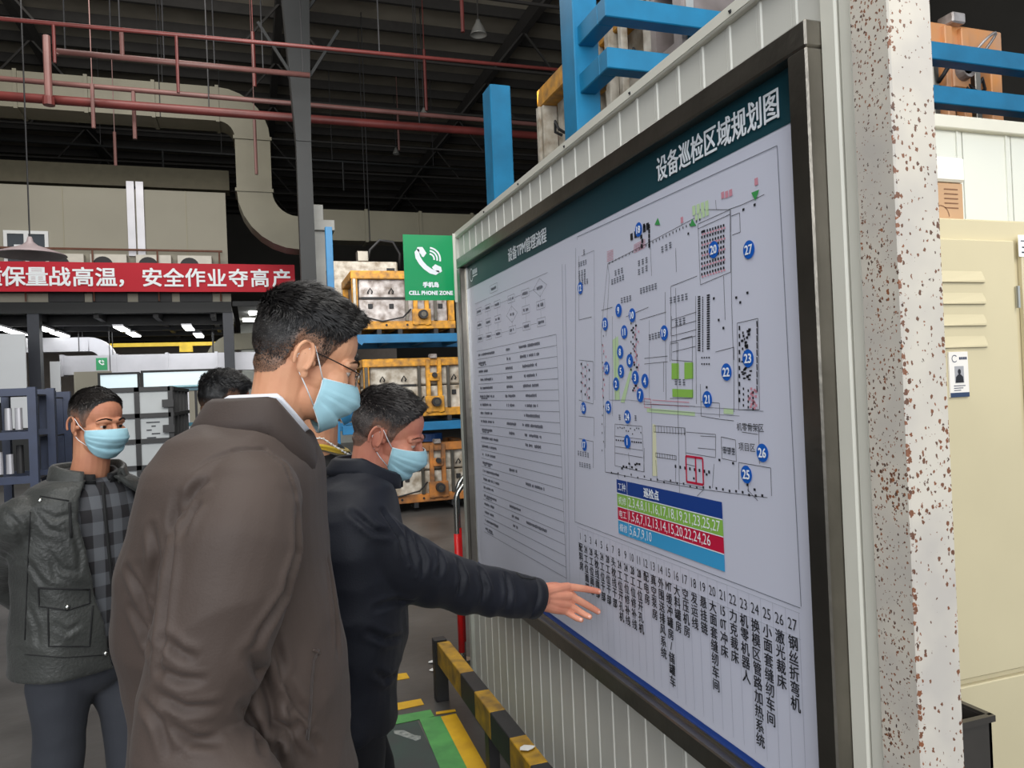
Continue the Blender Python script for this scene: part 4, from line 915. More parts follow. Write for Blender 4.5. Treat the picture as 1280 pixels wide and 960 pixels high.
for k, (x0, x1, y0, y1, Y_, m_) in enumerate(((42, 54, 455, 490, 22.5, M_wht), (62, 76, 452, 490, 22.5, M_wht), (92, 140, 465, 480, 23, M_beige))):
    a = onY(x0, y0, Y_); b = onY(x1, y1, Y_); o = MB().box(a.x, b.x, Y_, Y_+.05, 0, a.z).build('wall_cabinet', m_); tag(o, ('narrow white cabinet between dark posts at left', 'second narrow white cabinet left of the man', 'wide beige cabinet under the silver duct')[k], 'cabinet')
# bright screens of the office booth
for k, (x0, y0, x1, y1) in enumerate(((122, 469, 175, 484), (176, 466, 290, 484))):
    a = onY(x0, y0, 20); b = onY(x1, y1, 20); o = thing('booth_window', a, ('lit booth window left of the dividing post', 'lit booth window right of the dividing post')[k], 'window', 'booth windows')
    MB().box(a.x, b.x, 20.02, 20.05, b.z, a.z).build('pane', mat('lit_pane', (196, 214, 220), .2, var=.06, scale=1.2, emit=.55), o)
    for q in ((a.x, b.x, a.z, a.z+.05), (a.x, b.x, b.z-.05, b.z), (a.x, a.x+.05, b.z, a.z), (b.x-.05, b.x, b.z, a.z)): MB().box(q[0], q[1], 19.98, 20.06, q[2], q[3]).build('window_frame', M_darkcol, o)
    MB().box(a.x, b.x, 20.0, 20.06, 0, b.z-.05).build('booth_base', M_beige, o)
# wire cage with white boards (y = 11)
CG = thing('storage_cage', (-1.9, 11, 0), 'black framed storage cage faced with grey sheets behind left man', 'cage')
cy = 11.0; xs_ = [onY(x, 520, cy).x for x in (118, 172, 214)]; zs_ = [onY(170, y, cy).z for y in (487, 520, 552, 585)]+[.1]
for i in range(2):
    for j in range(4): MB().box(xs_[i]+.03, xs_[i+1]-.03, cy, cy+.02, zs_[j+1]+.03, zs_[j]-.03).build('sheet_panel', mat('sheet_grey', (150, 154, 156), .5, var=.1, scale=2), CG)
for x in xs_: MB().box(x-.03, x+.03, cy-.03, cy+.03, 0, zs_[0]+.03).build('cage_post', M_rubber, CG)
for z in zs_: MB().box(xs_[0], xs_[-1], cy-.03, cy+.03, z-.03, z+.03).build('cage_rail', M_rubber, CG)
for z in zs_[1:3]: MB().box(xs_[-1]-.10, xs_[-1]+.04, cy-.06, cy-.03, z+.10, z+.20).build('cage_latch', M_rubber, CG)
mb = MB()
for k in range(5): mb.box(xs_[1]+.10+.06*(k % 2), xs_[2]-.14-.05*(k % 3), cy-.006, cy, zs_[1]-.10-k*.05, zs_[1]-.085-k*.05)
mb.build('sheet_lettering', M_black, CG)
sd = onY(214, 520, cy).x
for k in range(5):
    yy = cy+.05+k*.55; MB().box(sd-.02, sd+.04, yy, yy+.05, 0, zs_[0]+.02).build('side_bar', M_rubber, CG)
for z in zs_: MB().box(sd-.02, sd+.04, cy, cy+2.6, z-.025, z+.025).build('side_rail', M_rubber, CG)
# second tall slatted rack between cage and black-haired person
SR = thing('slatted_trolley', (-1.0, 14.2, 0), 'dark slatted trolley with teal glass top beside the cage', 'trolley')
a = onY(224, 484, 14.2); b = onY(284, 484, 14.2)
for k in range(7): x = a.x+(b.x-a.x)*k/6; MB().box(x-.02, x+.02, 14.2, 14.24, .0, a.z-.05).build('slat', M_ductg if k % 2 else M_rubber, SR)
for z in (.1, .7, 1.25, a.z-.03): MB().box(a.x, b.x, 14.18, 14.26, z-.03, z+.03).build('trolley_rail', mat('teal_rail', (30, 92, 110), .4, var=.05), SR)
MB().box(a.x-.15, b.x+.1, 14.1, 15.2, a.z, a.z+.03).build('glass_top', mat('teal_glass', (96, 150, 160), .15, var=.05), SR)
# dark blue parts racks at left
for k, (x0, x1, y0, Y_, lab) in enumerate(((-30, 44, 486, 10.5, 'dark blue parts rack at the far left edge'), (48, 68, 489, 11.5, 'narrow dark blue rack between left rack and the man'), (70, 100, 500, 13, 'low dark rack loaded with parts behind the left man'))):
    a = onY(x0, y0, Y_); b = onY(x1, y0, Y_); R_ = thing('parts_rack', (a.x, Y_, 0), lab, 'rack', 'dark blue parts racks'); m_ = mat('rack_navy', (38, 48, 72), .5, var=.15)
    for x in (a.x, b.x-.09):
        for y in (Y_, Y_+.9): MB().box(x, x+.09, y, y+.09, 0, a.z).build('rack_post', m_, R_)
    for z in (a.z-.10, a.z-.62, a.z-1.15, .12):
        for y in (Y_, Y_+.9): MB().box(a.x+.09, b.x-.09, y, y+.06, z, z+.09).build('rack_beam', m_, R_)
        MB().box(a.x+.09, b.x-.09, Y_+.06, Y_+.9, z, z+.02).build('rack_shelf', M_dark, R_)
    for lv, z in enumerate((a.z-.60, a.z-1.13)):
        n = int((b.x-a.x-.2)/.11)
        for i in range(min(n, 24)):
            x = a.x+.14+i*.11; h_ = rnd.uniform(.22, .34)
            o = MB().cyl((x, Y_+.25, z+.09), (x, Y_+.25, z+.09+h_), .042, .038, n=10).build('canister', M_ductg if (i+lv) % 3 else M_dark); tag(o, ('silver' if (i+lv) % 3 else 'dark')+' canister on '+('upper' if lv == 0 else 'lower')+' shelf of the '+('far left rack', 'narrow blue rack', 'low rack behind left man')[k]+', '+('last', 'second', 'third', 'fourth', 'fifth', 'sixth', 'seventh', 'eighth', 'ninth', 'tenth', 'eleventh', 'twelfth', 'thirteenth', 'fourteenth', 'fifteenth', 'sixteenth')[min(15, min(n, 24)-1-i)]+' from right', 'canister', 'canisters on the dark blue racks')
#@@ENDRACKS@@
#@@PEOPLE@@
# ------------------------------------------------------------------ people
M_skin = mat('skin', (222, 168, 132), .55, scale=14, rgb2=(208, 146, 112), bump=.05, bscale=300, spec=.35)
M_skin2 = mat('skin_ruddy', (218, 152, 124), .55, scale=12, rgb2=(202, 126, 104), bump=.05, bscale=300, spec=.35)
M_skin3 = mat('skin_tan', (206, 146, 112), .55, scale=12, rgb2=(188, 124, 96), bump=.05, bscale=300, spec=.35)
M_mask = mat('mask_blue', (164, 208, 220), .75, var=.03, scale=20, bump=.08, bscale=400)
M_maskw = mat('mask_white', (232, 236, 238), .8, var=0)
M_eye = mat('eye_white', (188, 176, 166), .25, var=0); M_iris = mat('eye_iris', (32, 22, 18), .15, var=0)
M_lens = bpy.data.materials.new('glasses_lens'); M_lens.use_nodes = True
_b = M_lens.node_tree.nodes['Principled BSDF']; _b.inputs['Base Color'].default_value = (.9, .95, .95, 1); _b.inputs['Roughness'].default_value = .03; _b.inputs['Alpha'].default_value = .22
def hair_mat():
    m = bpy.data.materials.new('hair'); m.use_nodes = True; nt = m.node_tree; b = nt.nodes['Principled BSDF']
    a = nt.nodes.new('ShaderNodeVertexColor'); a.layer_name = 'hair_colour'; nt.links.new(a.outputs['Color'], b.inputs['Base Color'])
    b.inputs['Roughness'].default_value = .48; b.inputs['Specular IOR Level'].default_value = .4; return m
M_hair = hair_mat()

def fabric(name, rgb, rgb2, rough=.75, scale=2.5, bump=.08, bscale=220, sheen=.3, wrink=0.0):
    m = mat(name, rgb, rough, scale=scale, rgb2=rgb2, bump=bump, bscale=bscale, spec=.3)
    b = m.node_tree.nodes['Principled BSDF']; b.inputs['Sheen Weight'].default_value = sheen; b.inputs['Sheen Roughness'].default_value = .5
    return m
M_brown = fabric('brown_coat_cloth', (78, 66, 60), (70, 59, 53), .62, sheen=.06)
M_brownc = fabric('brown_collar_cloth', (70, 60, 55), (62, 52, 48), .65, sheen=.05)
M_brownlin = fabric('brown_coat_trim', (62, 52, 48), (52, 44, 40), .7)
M_navy = fabric('navy_jacket_cloth', (22, 25, 36), (16, 18, 25), .62, sheen=.04)
M_grey_j = fabric('dark_grey_parka_cloth', (68, 69, 66), (50, 51, 49), .42, scale=6, bump=.3, bscale=90, sheen=.1)
M_blackj = fabric('black_jacket_cloth', (30, 30, 30), (22, 22, 23), .7, sheen=.05)
M_trs = fabric('charcoal_trousers_cloth', (62, 64, 70), (52, 54, 60), .8, sheen=.05)
M_trs2 = fabric('black_trousers_cloth', (20, 21, 26), (17, 17, 21), .85, sheen=.03)
M_shirt = fabric('white_shirt_cloth', (228, 230, 236), (218, 220, 228), .8, sheen=.1)
M_shoe = mat('black_shoe', (22, 21, 21), .35, var=.1)
M_yshirt = fabric('yellow_shirt', (210, 176, 50), (190, 156, 40), .8)

def plaid_mat():
    m = bpy.data.materials.new('plaid_wool'); m.use_nodes = True; nt = m.node_tree; b = nt.nodes['Principled BSDF']; N = nt.nodes.new; L = nt.links.new
    tc = N('ShaderNodeTexCoord'); sp = N('ShaderNodeSeparateXYZ'); mp = N('ShaderNodeMapping'); mp.inputs['Rotation'].default_value = (0, 0, .78); L(tc.outputs['Object'], mp.inputs[0]); L(mp.outputs[0], sp.inputs[0])
    def band(o, f):
        a = N('ShaderNodeMath'); a.operation = 'MULTIPLY'; L(o, a.inputs[0]); a.inputs[1].default_value = f
        s_ = N('ShaderNodeMath'); s_.operation = 'SINE'; L(a.outputs[0], s_.inputs[0]); g = N('ShaderNodeMath'); g.operation = 'GREATER_THAN'; g.inputs[1].default_value = 0.0; L(s_.outputs[0], g.inputs[0]); return g.outputs[0]
    a = band(sp.outputs[2], 2*PI/.09); c = band(sp.outputs[1], 2*PI/.07); ad = N('ShaderNodeMath'); L(a, ad.inputs[0]); L(c, ad.inputs[1])
    r = N('ShaderNodeValToRGB'); r.color_ramp.elements[0].color = (*lin((36, 34, 36)), 1); r.color_ramp.elements[1].color = (*lin((96, 98, 102)), 1)
    mx = N('ShaderNodeMath'); mx.operation = 'MULTIPLY'; mx.inputs[1].default_value = .5; L(ad.outputs[0], mx.inputs[0]); L(mx.outputs[0], r.inputs['Fac']); L(r.outputs[0], b.inputs['Base Color']); b.inputs['Roughness'].default_value = .9
    return m
M_plaid = plaid_mat()

def remesh(mb, voxel, smooth=4, name='m', extra=None):
    me = mb.mesh(name); o = bpy.data.objects.new('tmp', me); C.objects.link(o)
    r = o.modifiers.new('r', 'REMESH'); r.mode = 'VOXEL'; r.voxel_size = voxel
    if smooth: s = o.modifiers.new('s', 'SMOOTH'); s.iterations = smooth; s.factor = .5
    dg = bpy.context.evaluated_depsgraph_get(); out = bpy.data.meshes.new_from_object(o.evaluated_get(dg))
    bpy.data.objects.remove(o); bpy.data.meshes.remove(me); out.shade_smooth(); return out
def chain(mb, pts, rs, n=14):
    """tapered limb: loft with round ends"""
    P_ = [Vector(p) for p in pts]; q = []; r = []
    for i in range(len(P_)-1):                                  # subdivide so the taper bends smoothly
        for k in range(4):
            t = k/4; q.append(P_[i].lerp(P_[i+1], t)); r.append(rs[i]*(1-t)+rs[i+1]*t)
    q.append(P_[-1]); r.append(rs[-1])
    for _ in range(2):
        q2 = q[:]; 
        for i in range(1, len(q)-1): q2[i] = (q[i-1]+q[i]*2+q[i+1])/4
        q = q2
    mb.tube(q, r, n); mb.sphere(q[0], r[0]*.995, n, 8); mb.sphere(q[-1], r[-1]*.995, n, 8); return mb
def ell(c, ax, ay, rx, ry, n=36, p=2.2):
    out = []
    for i in range(n):
        t = 2*PI*i/n; ct, st = math.cos(t), math.sin(t)
        k = (abs(ct)**p+abs(st)**p)**(-1/p); out.append(Vector(c)+Vector(ax)*rx*ct*k+Vector(ay)*ry*st*k)
    return out
def interp(rows, z):
    """rows sorted by first value descending; linear blend"""
    if z >= rows[0][0]: return rows[0][1:]
    for a, b in zip(rows[:-1], rows[1:]):
        if z >= b[0]:
            t = (a[0]-z)/(a[0]-b[0]); t2 = t*t*(3-2*t)*.5+t*.5; return tuple(x+(y-x)*t2 for x, y in zip(a[1:], b[1:]))
    return rows[-1][1:]
def wrinkle(me, fn):
    nrm = [v.normal.copy() for v in me.vertices]
    for v, n in zip(me.vertices, nrm): v.co += n*fn(v.co)
    me.update()
def ridged(p, s, seed=0): 
    v = noise.noise(Vector((p.x*s[0]+seed, p.y*s[1], p.z*s[2]))); return 1-2*abs(v)

# --- head, in its own frame: x forward, y left, z up, origin between the ears
EYE = (.0765, .0315, .006)
def head_mesh(H, neck_w, neck_r=.058, jaw=1.0, nose=1.0):
    """H: 4x4 placing the head in the world; neck_w: list of world points down the neck"""
    mb = MB()
    mb.sphere((-.014, 0, .043), (.098, .077, .088), 28, 20); mb.sphere((.030, 0, .050), (.060, .066, .062), 24, 16)
    mb.sphere((.028, 0, -.012), (.062, .063, .066), 24, 16); mb.sphere((.026, 0, -.060), (.060, .056*jaw, .050), 24, 16)
    mb.sphere((.068, 0, -.088), (.026, .030, .022), 16, 12)
    chain(mb, [(.072, .048, .020), (.088, .026, .026), (.091, 0, .022), (.088, -.026, .026), (.072, -.048, .020)], [.0095, .0105, .0095, .0105, .0095])
    chain(mb, [(.088, 0, .018), (.100, 0, -.008), (.112*1, 0, -.026)], [.0085, .0095, .0125]); mb.sphere((.104, .012, -.031), .009); mb.sphere((.104, -.012, -.031), .009)
    for s in (-1, 1):
        mb.sphere((.060, s*.043, -.018), (.028, .024, .026)); mb.sphere((EYE[0]-.0010, s*EYE[1], EYE[2]+.0050), (.0128, .0150, .0092)); mb.sphere((EYE[0]-.003, s*EYE[1], EYE[2]-.0095), (.0125, .0150, .0075))
        # ear: rim, lobe, back plate and tragus
        rim = []; k = 15
        for i in range(k):
            a = math.radians(215-i*265/(k-1)); rim.append((-.012+.017*math.cos(a)-.006, s*(.084+.006*max(0, -math.cos(a))+.004), .004+.031*math.sin(a)))
        mb.tube([(-.002, s*.078, -.012)]+rim[::-1] if False else rim, [.0042]*k, 8)
        mb.sphere((-.014, s*.083, -.002), (.015, .0052, .026), 12, 10); mb.sphere((-.006, s*.081, -.026), (.0085, .005, .011)); mb.sphere((.004, s*.077, -.002), (.006, .006, .008))
    chain(mb, [(.092, .020, -.060), (.099, 0, -.058), (.092, -.020, -.060)], [.006, .008, .006])
    Hi = H.inverted(); nk = [Hi @ Vector(p) for p in neck_w]
    chain(mb, [(-.030, 0, -.02)]+nk, [.062]+[neck_r+.004*i for i in range(len(nk))], 20)
    me = remesh(mb, .0026, 3, 'head')
    return me
def bm_from(mes):
    """join world-space meshes into one"""
    vs = []; fs = []
    for me, M_ in mes:
        o = len(vs); vs += [tuple(M_ @ v.co) for v in me.vertices]; fs += [tuple(i+o for i in p.vertices) for p in me.polygons]
    out = bpy.data.meshes.new('body'); out.from_pydata(vs, [], fs); out.update(); out.shade_smooth(); return out
def hairline(x, recede=0.0):
    pts = [(-.12, -.052), (-.085, -.050), (-.058, -.040), (-.044, -.018), (-.036, .026), (-.012, .035), (.004, .031), (.010, -.004), (.024, .000), (.032, .028), (.046, .052-recede*.2), (.060, .074+recede*.3), (.080, .092+recede), (.12, .10+recede)]
    for a, b in zip(pts[:-1], pts[1:]):
        if x <= b[0]: return a[1]+(b[1]-a[1])*(x-a[0])/(b[0]-a[0]) if x > a[0] else a[1]
    return pts[-1][1]
def sstep(t): t = max(0, min(1, t)); return t*t*(3-2*t)
def make_hair(head, H, root, top=.020, side=.006, recede=0.0, dark=(20, 18, 18), grey=(20, 18, 18), greyfade=.0, n=9000, length=.022, skin=(200, 150, 120), seed=1, front=0.006):
    R_ = random.Random(seed); dk = lin(dark); gy = lin(grey); sk = lin(skin)
    def thick(p):
        z = p.z; t = sstep((z-.045)/.06); base = side+(top-side)*t
        base += front*sstep((p.x-.02)/.06)*t
        return base
    verts = []; cols = []; idx = {}; faces = []
    def inside(c):
        if abs(c.y) > .0815 and c.z < .035: return False          # ears
        return c.z > hairline(c.x, recede)
    for f in head.polygons:
        c = f.center
        if c.z < -.06 or not inside(c) or (f.normal.z < -.75): continue
        q = []
        for i in f.vertices:
            if i not in idx:
                v = head.vertices[i]; p = v.co; m_ = p.z-hairline(p.x, recede); e = sstep(m_/.022); e2 = sstep(m_/.075)
                t = thick(p)*e
                nn = noise.noise(p*45+Vector((seed, 0, 0)))*.0035*e+noise.noise(p*16)*.002*e
                d = v.normal*(t+nn) + v.normal*.0008; idx[i] = len(verts); verts.append(p+d)
                g = greyfade*(1-sstep((p.z-.03)/.05)); a = [dk[k]*(1-g)+gy[k]*g for k in range(3)]
                fade = (1-e2)*.75*sstep((.075-p.z)/.03)
                cols.append([a[k]*(1-fade)+sk[k]*fade*.6 for k in range(3)])
            q.append(idx[i])
        faces.append(tuple(q))
    nshell = len(faces); tri = [(f, (verts[f[0]]+verts[f[2]])/2) for f in faces]
    nrm = []
    for f in faces: nrm.append((verts[f[2]]-verts[f[0]]).cross(verts[f[3 % len(f)]]-verts[f[1]]).normalized())
    for _ in range(n):
        k = R_.randrange(nshell); f = faces[k]; a = R_.random(); b = R_.random(); p = verts[f[0]].lerp(verts[f[1]], a).lerp(verts[f[3 % len(f)]].lerp(verts[f[2]], a), b); nn = nrm[k]
        if nn.dot(p-Vector((0, 0, .03))) < 0: nn = -nn
        tp = sstep((p.z-.05)/.05)
        comb = Vector((.95, 0, -.15))*tp + Vector((-.35, 0, -.9))*(1-tp)
        comb += Vector((R_.uniform(-.35, .35), R_.uniform(-.35, .35), R_.uniform(-.25, .25)))
        t = comb-nn*comb.dot(nn); t = t.normalized() if t.length > 1e-4 else Vector((1, 0, 0))
        edge = sstep((p.z-hairline(p.x, recede))/.035)
        L_ = (length*(.35+.65*tp)*R_.uniform(.6, 1.15))*(.3+.7*edge)*(1 if p.z > .05 else .5)
        wv = t.cross(nn).normalized()*(.0009+.0004*tp); lift = .32+.2*tp
        p1 = p+(t*.55+nn*lift)*L_*.55; p2 = p1+(t*.95+nn*lift*.25)*L_*.55-Vector((0, 0, .0))
        p = p-nn*.002; o = len(verts); verts += [p-wv, p+wv, p1+wv*.8, p1-wv*.8, p2]; faces += [(o, o+1, o+2, o+3), (o+3, o+2, o+4)]
        g = 1 if R_.random() < greyfade*(1-sstep((p.z-.045)/.06))*.8 else 0; v_ = R_.uniform(.6, 1.7); v_ = min(v_, 1.0) if g else v_; cc = [(dk[j]*(1-g)+gy[j]*g)*v_ for j in range(3)]; cols += [cc]*5
    me = bpy.data.meshes.new('hair'); me.from_pydata([tuple(H @ v) for v in verts], [], faces); me.update(); me.shade_smooth()
    ca = me.color_attributes.new('hair_colour', 'FLOAT_COLOR', 'POINT')
    for i, c_ in enumerate(cols): ca.data[i].color = (*c_, 1)
    return link('hair', me, M_hair, root)
def make_mask(H, root, s=1.0, drop=0.0):
    nu, nv = 44, 26; mb = MB(); ew = MB()
    def P_(u, v):
        th = u*PI/2*.99
        # corner lines and centre line from top (v=0) to bottom (v=1)
        xc = .030+.004*v; yc = .0710-.010*v*v; zc = -.012-.058*v-drop
        xf = .103+.030*math.sin(min(1, v*1.35+.12)*PI)*.95-.008*v; zf = -.004-.112*v-drop
        if v > .8: xf -= (v-.8)*.13
        t = math.cos(th)**.85; x = xc+(xf-xc)*t; y = yc*math.sin(th)*(1+.05*math.sin(v*PI)); z = zc+(zf-zc)*t**1.1
        pl = 0
        for k, vk in enumerate((.28, .50, .72)):
            d = v-vk
            if 0 <= d < .2: pl += .0032*(1-d/.2)
        pl *= sstep((1-abs(u))/.25); n_ = Vector((math.cos(th), math.sin(th), 0)); cr = .0016*noise.noise(Vector((u*5, v*4, 1.3)))
        return H @ ((Vector((x, y, z))+n_*(pl+cr))*s)
    g = [[P_(-1+2*i/nu, j/nv) for i in range(nu+1)] for j in range(nv+1)]; vs = [p for r in g for p in r]
    fs = [(j*(nu+1)+i, j*(nu+1)+i+1, (j+1)*(nu+1)+i+1, (j+1)*(nu+1)+i) for j in range(nv) for i in range(nu)]
    me = bpy.data.meshes.new('m'); me.from_pydata([tuple(v) for v in vs], [], fs); me.update(); me.shade_smooth()
    o = link('face_mask', me, M_mask, root); so = o.modifiers.new('s', 'SOLIDIFY'); so.thickness = .0012
    for nm, pts in (('mask_edge', g[0]), ('mask_edge', g[-1]), ('mask_edge', [r[0] for r in g]), ('mask_edge', [r[-1] for r in g])):
        mb = MB(); mb.tube(pts, .0013, 6); mb.build(nm, M_maskw, o, smooth=True)
    for sd in (0, -1):
        sg = -1 if sd == 0 else 1
        a = g[1][sd]; b = g[-2][sd]
        ear_t = H @ (Vector((-.004, sg*.086, .030))*s); ear_b = H @ (Vector((-.016, sg*.082, -.026))*s); bk = H @ (Vector((-.030, sg*.081, .004))*s)
        m1 = a.lerp(ear_t, .5)+(H.to_3x3() @ Vector((0, sg*.004, 0))); m2 = b.lerp(ear_b, .5)+(H.to_3x3() @ Vector((0, sg*.007, 0)))
        MB().tube([a, m1, ear_t, bk, ear_b, m2, b], .0013, 6).build('ear_loop', M_maskw, o, smooth=True)
    return o
def make_face(H, root, s=1.0, brow=(24, 20, 20), gaze=(1, 0, -.35), seed=3, brows=True):
    R_ = random.Random(seed)
    for sg in (-1, 1):
        c_ = Vector((EYE[0]-.0015, sg*EYE[1], EYE[2]-.002)); e = MB().sphere(H @ (c_*s), .0122*s, 16, 12).build('eyeball', M_eye, root, smooth=True)
        g = (H.to_3x3() @ Vector(gaze)).normalized(); cc = H @ (c_*s); mb = MB(); a = g.cross(Vector((0, 0, 1))).normalized(); b = a.cross(g)
        vs = [cc+g*(.0125*s)]+[cc+g*(.0112*s)+(a*math.cos(t*PI/8)+b*math.sin(t*PI/8))*.0064*s for t in range(16)]
        mb.add(vs, [(0, 1+i, 1+(i+1) % 16) for i in range(16)]).build('iris', M_iris, e, smooth=True)
    if brows:
        mb = MB()
        for sg in (-1, 1):
            for k in range(260):
                u = R_.random(); p = Vector((.1005-.026*u**1.6, sg*(.012+.042*u), .0270+.007*math.sin(u*PI)-.003*u+R_.uniform(-.0035, .0035)*(1-.5*u)))
                d = Vector((-.4*u, sg*1.0, .25-.5*u)).normalized()*.007; w_ = Vector((0, 0, .0006)); mb.add([H @ ((p-w_)*s), H @ ((p+w_)*s), H @ ((p+d+Vector((.0015, 0, 0)))*s)], [(0, 1, 2)])
        o = mb.build('eyebrows', mat('brow_hair', brow, .7, var=0), root, fix=False); o['kind'] = 'stuff'
def headmat(pos, yaw, pitch=0, roll=0, s=1.0):
    return Matrix.Translation(Vector(pos)) @ Matrix.Rotation(math.radians(yaw), 4, 'Z') @ Matrix.Rotation(math.radians(pitch), 4, 'Y') @ Matrix.Rotation(math.radians(roll), 4, 'X') @ Matrix.Scale(s, 4)
def hand_into(mb, wr, d, n, side, curl=.35, s=1.0):
    """relaxed five-fingered hand: wrist point, direction, back-of-hand normal, thumb side"""
    d = Vector(d).normalized(); n = (Vector(n)-d*Vector(n).dot(d)).normalized(); t = d.cross(n).normalized()*side
    for k, (off, L_, r) in enumerate(((.030, .074, .0088), (.010, .082, .0092), (-.010, .076, .0088), (-.029, .060, .0078))):
        b = wr+d*.088*s+t*off*s; chain(mb, [wr+t*off*.55*s, wr+d*.045*s+t*off*.85*s, b], [.017*s, .016*s, .0125*s], 10)
        q = [b]; dd = d.copy()
        for j, seg in enumerate((.45, .32, .23)): dd = (dd*math.cos(curl)-n*math.sin(curl)).normalized(); q.append(q[-1]+dd*L_*seg*s)
        chain(mb, q, [r*s*1.05, r*s, r*s*.92, r*s*.8], 10)
    q = [wr+d*.018*s+t*.018*s, wr+d*.045*s+t*.044*s-n*.012*s, wr+d*.075*s+t*.056*s-n*.022*s, wr+d*.098*s+t*.054*s-n*.030*s]; chain(mb, q, [.016*s, .0125*s, .0105*s, .009*s], 10)
def shoe(mb, p, yaw):
    f = Vector((math.cos(yaw), math.sin(yaw), 0)); l = Vector((-f.y, f.x, 0)); rings = []
    for u, w_, h in ((-.09, .03, .05), (-.07, .038, .085), (0, .042, .095), (.06, .044, .065), (.12, .048, .05), (.17, .040, .042), (.195, .02, .03)):
        c_ = Vector((p.x, p.y, 0))+f*u; rings.append([c_+l*w_*math.cos(t*PI/8)+Vector((0, 0, h/2+h/2*math.sin(t*PI/8))) for t in range(16)])
    mb.loft(rings)
def legs(root, hips, feet, yaw, mtr, r0=.098, r1=.062, knees=.02, wr=.006, hr=.155):
    """trousers and shoes; hips/feet are two world points each"""
    mb = MB(); f = Vector((math.cos(yaw), math.sin(yaw), 0))
    for h, ft in zip(hips, feet):
        k = (h+ft)/2+f*knees; k.z = .50; chain(mb, [h, h.lerp(k, .55), k, ft.lerp(k, .45), Vector((ft.x, ft.y, .10))], [r0*1.04, r0*.92, r0*.76, r0*.70, r1*1.02], 18)
    c_ = (hips[0]+hips[1])/2; mb.sphere(c_+Vector((0, 0, .04)), (hr, hr, .12), 20, 12)
    me = remesh(mb, .011, 3); wrinkle(me, lambda p: wr*ridged(p, (4, 4, 9), 3)*.6+wr*noise.noise(p*7)); tr = link('trousers', me, mtr, root)
    for ft in feet: mb = MB(); shoe(mb, ft, yaw); o = mb.build('shoe', M_shoe, root, smooth=True)
def collar(root, c, rx, ry, ax, ay, h, m, a0, a1, flare=.03, drop=.035, name='collar', tilt=(0, 0, 0), thick=.006, front_drop=0.0):
    """folded collar around the neck: stands h high, folds out and down; angles in degrees, 0 = front (ax)"""
    ax = Vector(ax); ay = Vector(ay); c = Vector(c); up = (Vector((0, 0, 1))+Vector(tilt)).normalized(); n = 40; rings = []
    for i in range(n+1):
        a = math.radians(a0+(a1-a0)*i/n); e = min(1, min(i, n-i)/5+.25); fr = max(0, math.cos(a)); dz = -front_drop*fr
        d = ax*math.cos(a)*1+ay*math.sin(a)*1; bs = c+ax*math.cos(a)*rx+ay*math.sin(a)*ry; out = d.normalized()
        prof = [(0, 0), (-.004, h*.6), (.0, h), (.008, h+.004), (.018, h-.004), (flare*.8, h-drop*.6), (flare, h-drop), (flare-.008, h-drop-.001), (.014, h-.016), (.006, h*.5)]
        rings.append([bs+out*p[0]+up*(p[1]+dz*(1)) for p in prof])
    mb = MB(); mb.loft(rings); return mb.build(name, m, root, smooth=True)

def person(pos, label, group='factory visitors in masks'):
    return thing('person', (pos[0], pos[1], 0), label, 'person', None)
CR = Vector((.946, -.322, 0)); CF = Vector((.322, .946, 0))
def pxw(px, D): return px*D/F

def torso_px(rows, D, dep, n=26, lean=0.0):
    """lofted torso from measured half widths: rows = (y, xl, xr, depth_half[, Dshift])"""
    rings = []
    ys = [r[0] for r in rows]; N_ = n
    tab = [(-r[0],)+tuple(r[1:]) for r in rows]
    for i in range(N_+1):
        y = ys[0]+(ys[-1]-ys[0])*i/N_; v = interp(tab, -y); xl, xr, dp = v[:3]; D2 = D+(v[3] if len(v) > 3 else 0)
        c_ = at((xl+xr)/2, y, D2); rings.append(ell(c_, CR, CF, pxw((xr-xl)/2, D2), dp, 40, 2.3))
    return rings

def crease(me, lines_, depth, width, sub=5):
    """press folds into the cloth along lines found on its surface"""
    from mathutils.kdtree import KDTree
    bv = BVHTree.FromPolygons([v.co for v in me.vertices], [tuple(q.vertices) for q in me.polygons]); pts = []
    for ln in lines_:
        n_ = 0; tot = (len(ln)-1)*sub*3
        for a, b in zip(ln[:-1], ln[1:]):
            for k in range(sub*3):
                h = on_surf(bv, a[0]+(b[0]-a[0])*k/(sub*3), a[1]+(b[1]-a[1])*k/(sub*3), 0); n_ += 1
                if h: pts.append((h, math.sin(PI*min(1, (n_+.5)/tot))**.6))
    if not pts: return
    kd = KDTree(len(pts))
    for i, (h, a) in enumerate(pts): kd.insert(h, i)
    kd.balance(); nr = [v.normal.copy() for v in me.vertices]
    for v, n in zip(me.vertices, nr):
        co, i, d = kd.find(v.co)
        if d < width*4:
            x = d/width; v.co += n*depth*pts[i][1]*(-math.exp(-x*x)+.55*math.exp(-(x-2.0)**2))
    me.update()
def on_surf(bv, x, y, lift=.002):
    d = ray(x, y).normalized(); h = bv.ray_cast(CAMP, d)
    return (h[0]-d*lift) if h[0] else None

# ============ foreground man: brown coat ============
YB = 5
A = person((.05, 1.5), 'man in brown coat with black hair, glasses and blue mask, nearest the camera')
HA = headmat(at(382, 453, 1.545), YB, 21, 2, 1.0)
neckA = [at(350, 508, 1.53), at(326, 548, 1.52)]
hmA = head_mesh(HA, neckA, .058); 
mb = MB()
tr = torso_px([(535, 290, 372, .12), (580, 235, 388, .19), (700, 195, 392, .18), (830, 200, 400, .15), (960, 195, 412, .15), (1030, 195, 412, .15)], 1.5, .18); mb.loft(tr)
shR, elR, wrR, hdR = at(300, 620, 1.33), at(228, 920, 1.30), at(352, 1080, 1.22), at(420, 1000, 1.20)
shL, elL, wrL = at(318, 620, 1.68), at(300, 900, 1.76), at(370, 1040, 1.66)
chain(mb, [shR, elR, wrR], [.06, .05, .03]); chain(mb, [shL, elL, wrL], [.06, .05, .03])
